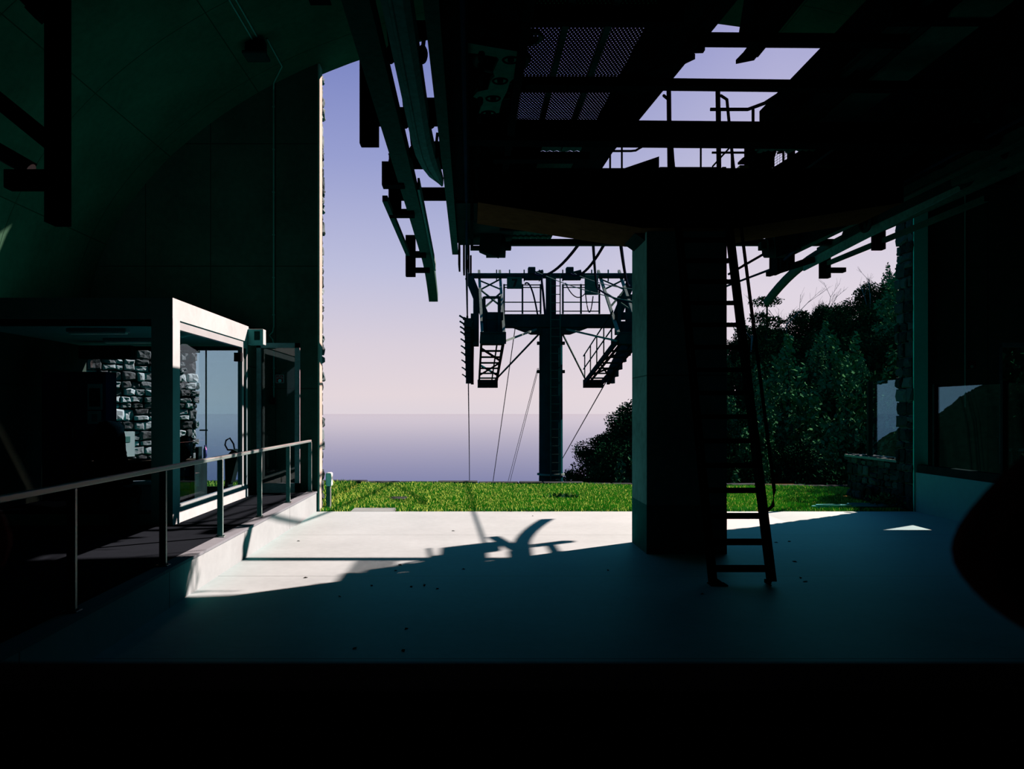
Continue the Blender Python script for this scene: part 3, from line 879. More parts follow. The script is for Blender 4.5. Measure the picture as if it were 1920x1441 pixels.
def trough(right):
    lab = 'guide trough with flared end on the ' + ('right track, mostly in the dark' if right else 'left track, its sunlit tip against the sky')
    r = thing('guide_trough', lab, 'rail', mir((-.45, 8, ZR)) if right else (-.45, 8, ZR), 'guide troughs of the two tracks')
    pts = [(-.54, -3, ZR), (-.54, 4, ZR), (-.54, 7.6, ZR), (-.54, 8.6, ZR), (-.525, 9.1, ZR - .01), (-.49, 9.5, ZR - .02), (-.44, 9.85, ZR - .02), (-.36, 10.25, ZR - .01)]
    vs = []; fs = []; 
    prof = [(-.12, .16), (-.10, .02), (-.05, 0), (-.04, -.015), (-.02, -.015), (-.01, 0), (.06, 0), (.105, .05), (.115, .16)]
    prof2 = [(x, z + .014) for x, z in reversed(prof)]
    sec = prof + prof2
    n_ = len(sec)
    for i, p in enumerate(pts):
        k_ = 1.0 if i < 5 else (1, .9, .7, .42)[min(3, i - 4)] if i > 4 else 1
        if i == len(pts) - 1: k_ = .12
        for (x, z) in sec:
            vs.append((p[0] + x * k_, p[1], p[2] + z * (1 if i < 6 else .6)))
    for i in range(len(pts) - 1):
        for q in range(n_):
            fs.append((i * n_ + q, i * n_ + (q + 1) % n_, (i + 1) * n_ + (q + 1) % n_, (i + 1) * n_ + q))
    MB().add(vs, fs).build('trough', 'galv_light' if not right else 'galv', r, right)  # left paler as if sunlit, right darker as if shaded, by colour alone
    for y in (3.4, 5.1, 6.75, 8.3, 9.3):
        for sx in (-1, 1):
            x = -.54 + sx * .135
            mb = MB().ball((x, y, ZR + .12), .045, .06, .08).bar((x, y, ZR + .15), (x + sx * .02, y, ZR + .34), .03, .05)
            mb.build('clamp', 'black', r, right, smooth=False)
    MB().torus((-.68, 9.35, ZR + .12), (0, 1, 0), .04, .012, 16, 6).build('ring', 'black', r, right)
    for y in (6.75, 8.4, 9.75):
        MB().box((-.68, y - .06, ZR + .27), (-.24, y + .06, ZR + .38)).build('cross_strap', 'black', r, right)
    return r


trough(False); trough(True)


def wheel_mesh(c, axis, R, w=.05):
    axis = V(axis).normalized(); c = V(c)
    t_ = MB().torus(c, axis, R * .84, R * .16, 26, 8)
    hub = MB().cyl(c - axis * w * .6, c + axis * w * .6, R * .22, n=12)
    a = V((0, 0, 1)) if abs(axis.z) < .9 else V((1, 0, 0))
    s = axis.cross(a).normalized(); u = axis.cross(s)
    for k_ in range(5):
        an = 2 * math.pi * k_ / 5
        d_ = s * math.cos(an) + u * math.sin(an)
        hub.bar(c, c + d_ * R * .74, R * .12, w * .5, axis)
    return t_, hub


def conveyor(right):
    """inner girder, tyre bank and side plates that drive the cabins along"""
    lab = 'dark tyre conveyor girder of the ' + ('right track, sloping outer wheels showing' if right else 'left track, running over the lens')
    r = thing('tyre_conveyor', lab, 'conveyor', mir((0, 8, ZR)) if right else (0, 8, ZR), 'tyre conveyors of the two tracks')
    MB().box((-.345, -3, ZR + .1), (-.245, 15.2, ZR + .62)).box((-.345, -3, ZR + .08), (-.23, 15.2, ZR + .1)).build('girder', 'galv', r, right)
    MB().box((-.246, -3, ZR + .24), (-.02, 14.9, ZR + .27)).build('skirt_plate', 'black', r, right)
    MB().box((-.2, -3, ZR + .75), (.55, 14.2, ZR + .8)).build('cover_plate', 'black', r, right)
    MB().box((.42, -3, ZR + .25), (.5, 13.6, ZR + .75)).build('inner_girder', 'black', r, right)
    y = 1.0
    while y < 15:
        tm, hm = wheel_mesh((.1, y, ZR + .48), (1, 0, 0), .2)
        wh = tm.build('tyre', 'rubber', r, right, smooth=True)
        hm.build('hub', 'dark', wh, right)
        y += .52
    for y in [2.5 + i * 1.6 for i in range(8)]:
        MB().box((-.2, y - .05, ZR + .55), (.45, y + .05, ZR + .75)).build('cross_bearer', 'black', r, right)
    # end plates
    for (x, ya, yb, za, zb_) in ((-.23, 14.9, 15.7, -.16, .3), (-.14, 14.9, 15.6, -.25, .35), (-.05, 15.0, 15.6, -.2, .35), (-.01, 15.1, 15.5, -.27, .05)):
        MB().box((x, ya, ZR + za), (x + .035, yb, ZR + zb_)).build('end_plate', 'black', r, right)
    # drive motor at the end
    yb = 14.1
    mb = MB().cyl((.28, yb, ZR - .02), (.62, yb, ZR - .02), .17, n=24).cyl((.16, yb, ZR - .02), (.28, yb, ZR - .02), .08, .13, n=20)
    mb.cyl((.0, yb, ZR - .02), (.16, yb, ZR - .02), .045).box((.62, yb - .08, ZR - .05), (.72, yb + .08, ZR + .08))
    mb.prism([(.15, yb - .2, ZR - .1), (.5, yb - .2, ZR - .22), (.55, yb - .2, ZR + .3), (.2, yb - .2, ZR + .4)], (0, .12, 0))
    mb.build('drive_motor', 'dark', r, right)
    MB().cyl((.42, yb, ZR + .1), (.42, yb, ZR + .55), .19, n=24).build('gear_housing', 'dark', r, right)
    if not right:
        MB().box((-.22, 11.9, ZR + .2), (.75, 14.9, ZR + .23)).build('bottom_cover', 'dark', r)
    # side fairing and brackets
    MB().prism([(.0, 11.9, ZR - .05), (.0, 14.4, ZR + .0), (.0, 14.4, ZR + .4), (.0, 11.6, ZR + .6)], (.05, 0, 0)).build('side_fairing', 'black', r, right)
    MB().bar((.12, 11.6, ZR + .4), (.55, 12.7, ZR + .5), .05, .1).build('stay', 'galv', r, right)
    return r


conveyor(False); rc = conveyor(True)
# rollers in view on the right conveyor
rl = thing('roller_bank', 'row of dark upright rollers along the right track, black plates between them', 'roller bank', mir((-.55, 10, ZR)), None)
for (px, py, y) in ((1716, 347, 9.5), (1760, 335, 9.0), (1690, 380, 10.2), (1560, 440, 12.8)):
    c = P(px, py, y)
    tm, hm = wheel_mesh((6.35, y, max(c.z, ZR + .18)), (1, 0, 0), .22)
    w_ = tm.build('roller', 'dark', rl, smooth=True); hm.build('hub', 'black', w_)
MB().prism([(6.45, 9.3, ZR + .1), (6.45, 13.9, ZR + .08), (6.45, 13.2, ZR + .9), (6.45, 9.0, ZR + 1.1)], (.04, 0, 0)).build('side_plate', 'dark', rl)
MB().bar((6.74 - .1, 8.5, ZR + .3), (6.74 - .1, 15.2, ZR + .16), .06, .1).build('lower_flange', 'galv', rl)
MB().bar((6.45, 15.0, ZR - .05), (6.05, 16.2, ZR - .12), .1, .1).build('end_stop', 'black', rl)

# sheave bogie seen from below (pale green plate and four wheels)
yb = 7.6
t = thing('sheave_bogie', 'pale green rocker plate carrying four horizontal sheaves under the left walkway', 'sheave', (.3, 7.8, ZR + .35))
zpl = ZR + .32
def Q(zx, zy):
    px, py = 840 + zx / 7.204, 40 + zy / 7.204
    y = (zpl - H) * F / (YV - py)
    return V(((px - XV) / F * y, y, zpl))
arm = [Q(0, 270), Q(200, 280), Q(690, 365), Q(640, 480), Q(420, 440), Q(0, 400)]
MB().prism(arm, (0, 0, .05)).build('arm', 'plate', t)
body = [Q(690, 365), Q(1000, 415), Q(1030, 450), Q(960, 570), Q(905, 760), Q(835, 820), Q(800, 940), Q(725, 1080), Q(690, 1235), Q(560, 1255), Q(420, 1240), Q(470, 1090), Q(440, 1060), Q(340, 1020), Q(400, 950), Q(540, 920), Q(580, 800), Q(630, 740), Q(610, 680), Q(690, 510), Q(640, 470)]
MB().prism(body, (0, 0, .04)).build('rocker_plate', 'plate', t)
for (zx, zy, R) in ((1080, 410, 215), (720, 690, 400), (840, 950, 150), (790, 1160, 130)):
    c = Q(zx, zy); R_ = R / 7.204 / F * c.y
    tm, hm = wheel_mesh(c + V((0, 0, .13)), (0, 0, 1), R_)
    w_ = tm.build('wheel', 'galv', t, smooth=True); hm.build('hub', 'black', w_)
for (zx, zy) in ((850, 500), (705, 785), (610, 1025), (545, 1225)):
    c = Q(zx, zy)
    MB().cyl(c - V((0, 0, .025)), c + V((0, 0, .02)), .03, n=12).build('axle', 'black', t)
    MB().torus(c - V((0.0, -.03, .0)), (0, 0, 1), .07, .012, 20, 6).build('axle_ring', 'black', t)

# walkway decks left and right of the middle gap
ZD = H + 4.0


def perf(mb, x0, x1, y0, y1, z, pitch=.045, hole=.026):
    nx = int((x1 - x0) / pitch); ny = int((y1 - y0) / pitch); py_ = (y1 - y0) / ny
    for j in range(ny):
        off = .5 * pitch if j % 2 else 0
        ya = y0 + j * py_; yb_ = ya + py_; ym = (ya + yb_) / 2
        for i in range(nx):
            xa = x0 + off + i * pitch; xb = xa + pitch; xm = (xa + xb) / 2; h = hole / 2 * 1.2
            mb.add([(xa, ya, z), (xb, ya, z), (xb, yb_, z), (xa, yb_, z), (xm, ym - h, z), (xm + h, ym, z), (xm, ym + h, z), (xm - h, ym, z)],
                   [(0, 1, 4), (1, 5, 4), (1, 2, 5), (2, 6, 5), (2, 3, 6), (3, 7, 6), (3, 0, 7), (0, 4, 7)])


def deck_panel(x0, x1, y0, y1, z):
    """corrugated sheet, ribs along the depth"""
    mb = MB(); n_ = int((x1 - x0) / .05)
    top = []; 
    for i in range(n_ + 1):
        x = x0 + (x1 - x0) * i / n_
        top.append((x, z + (.02 if i % 2 else 0)))
    poly = [(x, y0, zz) for x, zz in top] + [(x, y0, zz + .012) for x, zz in reversed(top)]
    vs = poly + [(p[0], y1, p[2]) for p in poly]; k_ = len(poly)
    fs = [(i, (i + 1) % k_, k_ + (i + 1) % k_, k_ + i) for i in range(k_)]
    return mb.add(vs, fs)


for right in (False, True):
    lab = 'steel maintenance walkway beside the ' + ('right track, solid ribbed deck overhead' if right else 'left track, perforated deck glinting with sky')
    r = thing('maintenance_walkway', lab, 'walkway', mir((1.2, 9, ZD)) if right else (1.2, 9, ZD), 'maintenance walkways over the two tracks')
    for (y0, y1) in ((3.2, 6.5), (6.5, 7.84), (7.84, 9.5), (9.5, 11.25)):
        mb = MB()
        if not right and y0 > 6:
            perf(mb, .55, 1.86, y0, y1, ZD, .042, .0165 if y0 < 7.5 else .011)
        else:
            mb = deck_panel(.55, 1.66, y0 - .1, y1 + .1, ZD)
        mb.build('deck_panel', 'black' if not right and y0 > 6 else 'galv', r, right)
    if right:
        mb = MB(); perf(mb, .55, 1.12, 13.0, 14.6, ZR + .3, .05, .03); mb.build('deck_panel', 'dark', r, True)
        deck_panel(.55, 1.5, 11.3, 12.3, ZD).build('deck_panel', 'galv', r, True)
    else:
        for (y0, y1, zz) in ((11.3, 12.3, ZD), (12.35, 13.4, ZD), (12.6, 13.55, ZR + .3), (13.6, 14.9, ZR + .3)):
            deck_panel(.55, 1.75 if zz == ZD else 1.5, y0, y1, zz).build('deck_panel', 'galv', r)
        MB().ibeam((.5, 13.57, ZR + .24), (1.62, 13.57, ZR + .24), .1, .14, .015).build('cross_bearer', 'black', r)
    for x in (.98, 1.42):
        MB().bar((x, 3.2, ZD - .03), (x, 12.2, ZD - .03), .07, .05).build('stringer', 'galv', r, right)
    for y in (6.55, 7.85, 9.5, 11.25):
        MB().ibeam((.45, y, ZD - .11), (1.7 if right else 2.1, y, ZD - .11), .1, .16, .015).build('cross_bearer', 'black', r, right)
    # edge girder of the middle gap
    if right:
        MB().box((1.60, 3.0, ZD - .1), (1.74, 11.3, ZD + .25)).build('edge_girder', 'black', r, True)
        MB().box((.75, 4.2, ZD - .16), (1.18, 11.5, ZD - .12)).build('soffit_panel', 'plate', r, True)
    else:
        MB().bar((2.52, 7.5, ZD + .12), (1.98, 13.7, ZD + .12), .16, .3).bar((2.1, 7.6, ZD + .0), (1.9, 13.6, ZD + .0), .5, .03).build('edge_girder', 'black', r)
        MB().bar((2.45, 8.9, ZD - .02), (2.0, 9.6, ZD - .02), .18, .06).build('bolt_plate', 'black', r)
    MB().box((.5, 10.2, ZD - .5), (.95, 13.5, ZD - .46)).build('side_panel', 'galv', r, right)

# transverse beams across the hall (each its own steel section)
def xbeam(px0, px1, py0, py1, Y, dep, label, mt='black', tilt=0.0, ibeam=True):
    z0 = P(0, py1, Y).z; z1 = P(0, py0, Y).z
    a = P(px0, (py0 + py1) / 2, Y); b_ = P(px1, (py0 + py1) / 2 + tilt, Y)
    mb = MB()
    if ibeam:
        mb.ibeam(a, b_, dep, z1 - z0, .02)
    else:
        mb.bar(a, b_, dep, z1 - z0)
    return tag(mb.build('cross_beam', mt), label, 'beam', 'steel cross beams between the two tracks')


xbeam(1318, 1700, 66, 83, 7.1, .12, 'slim cross beam highest in the sky gap, bolted at a lug plate', tilt=3, ibeam=False)
lug = MB().prism([P(1288, 95, 7.05), P(1292, 72, 7.05), P(1322, 48, 7.05), P(1322, 94, 7.05)], (0, .06, 0)).build('lug_plate', 'black')
tag(lug, 'small black lug plate with a round hole at the left end of the highest beam', 'bracket')
tag(MB().torus(P(1303, 85, 7.03), (0, 1, 0), .017, .006, 14, 6).build('lug_eye', 'galv_light'), 'pale round eye in the lug plate of the highest beam', 'ring')
xbeam(985, 1800, 148, 163, 8.05, .12, 'slender cross beam above the thick one, where the ladder rails end', tilt=9, ibeam=False)
xbeam(868, 1990, 229, 268, 9.26, .22, 'thickest cross beam spanning the whole station in front of the ladder head', tilt=10)
xbeam(925, 1105, 288, 303, 9.95, .16, 'short cross beam under the left deck behind the thickest beam')
xbeam(955, 1560, 449, 460, 14.6, .14, 'far cross beam behind the pillar at the station mouth', 'dark')
xbeam(940, 1052, 405, 420, 13.3, .14, 'short cross beam under the far left deck near the station mouth')

# pillar-head frame
ph = thing('pillar_head', 'heavy black and brown tapered beam lying across the pillar top', 'beam', (XC, 11.2, H + 2.5))
ZT = H + 3.2
xl, xr = .1, 2 * XC - .1
yf, yb2 = 10.55, 11.75
poly = [(xl, yf, H + 2.78), (2.28, yf, H + 2.44), (3.56, yf, H + 2.44), (xr, yf, H + 2.78), (xr, yf, ZT - .06), (xl, yf, ZT - .06)]
MB().prism(poly, (0, .02, 0)).prism([(p[0], yb2 - .02, p[2]) for p in poly], (0, .02, 0)).build('web', 'black', ph)
MB().prism([(xl, yf, H + 2.76), (2.28, yf, H + 2.42), (3.56, yf, H + 2.42), (xr, yf, H + 2.76), (xr, yf, H + 2.79), (3.56, yf, H + 2.45), (2.28, yf, H + 2.45), (xl, yf, H + 2.79)], (0, yb2 - yf, 0)).build('bottom_flange', 'rust', ph, label='rusty brown lower flange')
MB().box((xl, yf - .05, ZT - .06), (xr, yb2 + .05, ZT)).build('top_flange', 'black', ph)
MB().box((2.52, yf + .05, ZT), (3.3, yb2, ZT + .045)).build('platform_plate', 'black', ph)
MB().prism([(2.0, yf, ZT), (2.5, yf, ZT), (2.5, yf, ZT + .17)], (0, .05, 0)).build('gusset', 'black', ph)
for x in (.6, 1.2, 1.8, 4.0, 4.6, 5.2):
    MB().box((x, yf - .06, H + 2.8), (x + .02, yf, ZT - .06)).build('stiffener', 'black', ph)
for (px, py) in ((938, 379), (938, 384)):
    c = P(px, py, yf + .3); 
# back bracing between pillar head and mouth beam
t = tag(MB().bar(P(1045, 412, 14.4), P(1150, 452, 14.4), .1, .1).bar(P(1045, 415, 14.4), P(1113, 415, 14.4), .05, .035).bar(P(1160, 420, 14.5), P(1160, 452, 14.5), .06, .03).build('diagonal_brace', 'dark'), 'diagonal brace at the station mouth left of the pillar top', 'brace')
t = tag(MB().prism([P(1130, 428, 14.0), P(1140, 420, 14.0), P(1168, 418, 14.0), P(1150, 442, 14.0), P(1144, 433, 14.0), P(1136, 440, 14.0), P(1130, 438, 14.0)], (0, .3, 0)).build('flashing_plate', 'dark'), 'torn dark metal plate hanging over the diagonal brace', 'plate')
t = tag(MB().prism([P(1160, 452, 14.5), P(1186, 437, 14.5), P(1200, 437, 14.5), P(1200, 452, 14.5)], (0, .2, 0)).build('corner_plate', 'dark'), 'dark corner plate where the far beam meets the pillar', 'plate')

# upper handrails in the sky gap
def handrail(name, pts, posts, label, r=.028, extra=None):
    t = thing(name, label, 'railing', posts[0][0] if posts else pts[0])
    MB().tube(pts, r).build('top_rail', 'black', t)
    for a, b_ in posts:
        MB().tube([a, b_], r * .85).build('post', 'black', t)
    for pl in (extra or []):
        MB().tube(pl, r * .7).build('mid_rail', 'black', t)
    return t
zr_ = lambda py, Y: P(0, py, Y).z
Y2 = 12.2
rail_pts = [(4.47 + .1, 5.8, zr_(205, Y2)), (4.47 + .06, 9, zr_(205, Y2)), (4.5, 11.6, zr_(205, Y2)), (4.42, 11.95, zr_(205, Y2)), (4.25, Y2, zr_(205, Y2)), (P(1332, 205, Y2).x, Y2, zr_(205, Y2))]
handrail('upper_handrail', rail_pts, [(P(1412, 300, Y2), P(1412, 205, Y2)), (P(1349, 318, Y2), P(1349, 205, Y2)), (V((4.56, 9.4, ZD - .05)), V((4.54, 9.4, zr_(205, Y2)))), (V((4.57, 7.6, ZD)), V((4.56, 7.6, zr_(205, Y2))))], 'pipe handrail with a bent corner in the sky gap, right of the ladder')
Y3 = 13.6
handrail('upper_handrail', [P(1130, 283, Y3), P(1183, 283, Y3), P(1192, 282, Y3), P(1202, 276, Y3), P(1240, 250, Y3 - .6)],
         [(P(1166, 322, Y3), P(1166, 268, Y3)), (P(1144, 322, Y3), P(1144, 280, Y3))], 'small pipe handrail above the pillar head, left of the ladder', .02,
         [[P(1138, 319, Y3), P(1200, 319, Y3)]])
handrail('upper_handrail', [P(1335, 286, Y3), P(1410, 286, Y3)], [(P(1372, 322, Y3), P(1372, 268, Y3)), (P(1314, 316, Y3), P(1314, 262, Y3)), (P(1350, 322, Y3), P(1350, 262, Y3))],
         'thin pipe handrail above the pillar head, right of the ladder', .02, [[P(1335, 321, Y3), P(1410, 321, Y3)], [P(1336, 312, Y3 - .2), P(1376, 268, Y3 - .8)]])
t = tag(MB().channel(P(1402, 268, 13.0), P(1402, 322, 13.0), .09, .07, .01).build('rail_stanchion', 'black'), 'thick black stanchion right of the thin handrail above the pillar head', 'post')
t = thing('junction_box', 'small ochre yellow box on a black clamp beside the stanchion', 'box', P(1392, 322, 12.9))
MB().cbox(P(1387, 309, 12.9), P(1399, 321, 13.05), .01).build('body', 'yellow', t)
MB().prism([P(1387, 305, 12.9), P(1387, 301, 12.9), P(1392, 296, 12.9), P(1400, 291, 12.9), P(1400, 305, 12.9)], (0, .1, 0)).build('clamp', 'black', t)
# wire mesh guards seen through slots of the right walkway
yg = 12.6
t = thing('mesh_guard', 'dark side guard plate with two wire mesh slots on the right walkway', 'guard', P(1470, 320, yg))
mb = MB()
for i in range(8):
    mb.tube([P(1452 + i * 5, 312 - i * 3, yg), P(1452 + i * 5, 284 - i * 3, yg)], .003, 4)
for i in range(8):
    mb.tube([P(1452, 308 - i * 5, yg), P(1492, 282 - i * 5, yg)], .003, 4)
mb.build('wire_mesh', 'dark', t)
mb = MB()
mb.prism([P(1405, 265, yg), P(1462, 265, yg), P(1452, 297, yg), P(1452, 312, yg), P(1405, 340, yg)], (0, .03, 0))
mb.prism([P(1452, 312, yg), P(1467, 303, yg), P(1500, 282, yg), P(1500, 330, yg), P(1405, 345, yg)], (0, .03, 0))
mb.prism([P(1468, 276, yg), P(1471, 274, yg), P(1471, 302, yg), P(1468, 304, yg)], (0, .03, 0))
mb.prism([P(1477, 272, yg), P(1491, 268, yg), P(1491, 292, yg), P(1477, 297, yg)], (0, .03, 0))
mb.prism([P(1458, 285, yg), P(1468, 278, yg), P(1468, 286, yg), P(1459, 288, yg)], (0, .03, 0))
mb.prism([P(1498, 240, yg), P(1600, 240, yg), P(1600, 345, yg), P(1498, 345, yg)], (0, .03, 0))
mb.build('plate', 'black', t)

# monorail crane beam hung under the vault
xm = .785 * 5.0
t = thing('monorail_beam', 'black crane beam with hanger post under the vault, its end jutting into the sky gap', 'beam', (xm, 11, H + 5))
ZM = H + 5.0
MB().ibeam((xm, -2, ZM + .12), (xm, 11.2, ZM + .12), .24, .3, .03).prism([(xm - .1, 11.2, ZM - .03), (xm + .1, 11.2, ZM - .03), (xm + .1, 11.3, ZM - .03), (xm - .12, 11.42, ZM - .03)], (0, 0, .06)).build('beam', 'black', t)
for y in (10.7,):
    MB().box((xm - .17, y - .14, ZM + .25), (xm + .17, y + .14, vault_z(xm) + .02)).build('hanger_post', 'black', t)
    MB().prism([(xm - .17, y + .14, ZM + .27), (xm - .17, y + .45, ZM + .27), (xm - .17, y + .14, ZM + .8)], (.34, 0, 0)).build('gusset', 'black', t)

# right side dark box girder that closes the view towards the right wall
t = thing('side_girder', 'broad dark girder high at the right, running along the right walkway', 'girder', (5.6, 8, ZD + .3))
MB().box((5.95, 2.0, ZR + .8), (6.05, 12.6, ZD + 1.3)).build('web', 'black', t)
MB().box((4.1, 2.0, ZD + .3), (6.05, 6.9, ZD + .36)).build('top_cover', 'black', t)
MB().box((5.5, 2, ZR + .76), (6.4, 10.8, ZR + .8)).build('bottom_flange', 'dark', t)
MB().bar((6.0, 10.0, ZD + .4), (6.0, 11.8, ZD - .5), .06, .1).build('stay', 'black', t)
t = thing('cross_girder', 'broad black girder block at the top, between the left track and the sky gap', 'girder', (1, 6, ZD))
MB().box((-.2, 5.2, ZD + .05), (2.2, 6.5, ZD + .3)).build('web', 'black', t)
MB().box((.0, 3.5, ZR + .5), (.5, 11.2, ZR + 1.15)).build('side_casing', 'black', t)
MB().box((.1, 5.3, ZR + .25), (.35, 5.7, ZR + .5)).build('cover_box', 'plate', t)

# ---------------------------------------------------------------- pillar
t = thing('concrete_pillar', 'square board-marked concrete pillar carrying the overhead steelwork', 'pillar', (XC, 11.2, 0))
px0, px1, py0_, py1_ = 2.38, 3.46, 10.75, 11.72
MB().box((px0, py0_, .66), (px1, py1_, H + 2.42)).build('shaft', 'pillar', t)
MB().box((px0 - .002, py0_ - .002, 0), (px1 + .002, py1_ + .002, .66)).build('painted_base', 'pillar_base', t)
MB().prism([(px0, py0_ + .1, H + 2.32), (px0 - .14, py0_ + .1, H + 2.42), (px1 + .14, py0_ + .1, H + 2.42), (px1, py0_ + .1, H + 2.32)], (0, .75, 0)).build('cap_plate', 'dark', t)

# ---------------------------------------------------------------- ladder stair
st = thing('ladder_stair', 'steep black steel ladder stair leaning against the pillar head', 'stair', (3.02, 8.87, 0))
xa, xb = 2.70, 3.36
Yf, Yt, Zt_ = 8.87, 10.62, H + 3.2
def sp(x, z):
    return V((x, Yf + (Yt - Yf) * z / Zt_, z))
dirn = (sp(0, 1) - sp(0, 0)).normalized()
for x in (xa, xb):
    MB().channel(sp(x, 0.02), sp(x, Zt_), .05, .16, .012, up=(0, -1, 0), side=(1 if x == xa else -1)).build('stringer', 'black', st)
    sx = 1 if x == xa else -1
    MB().cbox((x - .05, Yf - .1, 0), (x + .05 + sx * .09, Yf + .06, .012), .003).box((x - .01 + sx * .06, Yf - .1, .01), (x + .01 + sx * .06, Yf + .05, .05)).build('foot_plate', 'black', st)
n_t = 18
for i in range(n_t):
    z = .185 + i * .283
    c = sp(0, z)
    mb = MB().box((xa + .03, c.y - .06, z - .03), (xb - .03, c.y + .1, z)).box((xa + .03, c.y - .065, z - .05), (xb - .03, c.y - .055, z + .005))
    for q in range(14):
        xx = xa + .05 + q * .043
        mb.box((xx, c.y - .06, z), (xx + .015, c.y - .04, z + .008))
    mb.build('tread', 'black', st)
for x, sx in ((xa, -1), (xb, 1)):
    xo = x + sx * .06
    off = V((0, -.24, .06))
    top = sp(xo, Zt_) + off
    pts = [sp(xo - sx * .05, .78) + V((0, -.05, 0)), sp(xo, .86) + V((0, -.16, 0)), sp(xo, .98) + off, sp(xo, 2.5) + off, top, V((xo, Yt + .0, Zt_ + .95)), V((xo, Yt + .25, Zt_ + 1.1))]
    hr = MB().tube(pts, .021).build('handrail', 'black', st)
    for z in (1.5, 2.6, 3.7):
        MB().tube([sp(x, z), sp(xo, z) + off], .012, 6).build('bracket', 'galv', hr)
    # upright guard rails on the platform above
    MB().bar(V((x - .03, Yt + .05, Zt_)), V((x - .03, Yt + .1, Zt_ + 1.12)), .05, .05).build('guard_post', 'black', st)

# ---------------------------------------------------------------- haul ropes
def rope(right, label):
    pts = [(-.06, -2, ZR + .25), (-.06, 13, ZR + .22), (-.075, 15.5, ZR - .12), (-.10, 26.0, H + 3.15), (-.10, 28.5, H + 2.95), (-.10, 31, H + 2.4), (-.09, 33.2, H + 1.7), (-.07, 50, H - 2.75), (-.07, 75, H - 9.5), (-.07, 140, H - 26)]
    if right: pts = [mir(p) for p in pts]
    return tag(MB().tube(pts, .024, 8).build('haul_rope', 'rope'), label, 'cable', 'haul ropes of the ropeway')
rope(False, 'steel haul rope hanging vertical left of the line tower')
rope(True, 'steel haul rope slanting down to the right of the line tower mast')

# ---------------------------------------------------------------- line tower
TY = 28.9
def T(x, dz, dy=0.0):
    return V((x, TY + dy, H + dz))
tw = thing('line_tower', 'dark green ropeway tower number 7 with crossarm and twin catwalks beyond the lawn', 'tower', (XC, TY, H - 8))
mb = MB().cyl(T(XC, 2.95), T(XC, -2.3), .42, .43, 32).cyl(T(XC, -2.3), T(XC, -10), .43, .55, 32)
mb.build('mast', 'tower', tw, smooth=False)
MB().cyl(T(XC, -2.26), T(XC, -2.32), .5, n=32).build('mast_flange', 'galv_light', tw)
MB().box((.55, TY - .25, H + 3.02), (5.29, TY + .25, H + 3.48)).build('crossarm', 'tower', tw)
MB().prism([(1.55, TY - .2, H + 3.02), (2.2, TY - .2, H + 2.78), (3.64, TY - .2, H + 2.78), (4.29, TY - .2, H + 3.02)], (0, .4, 0)).build('haunch', 'tower', tw)
MB().box((XC - .17, TY - .17, H + 3.48), (XC + .17, TY + .17, H + 4.9)).build('upper_mast', 'tower', tw)
MB().cyl(T(-.15, 4.9), T(5.99, 4.9), .1, n=16).build('top_bar', 'tower', tw)
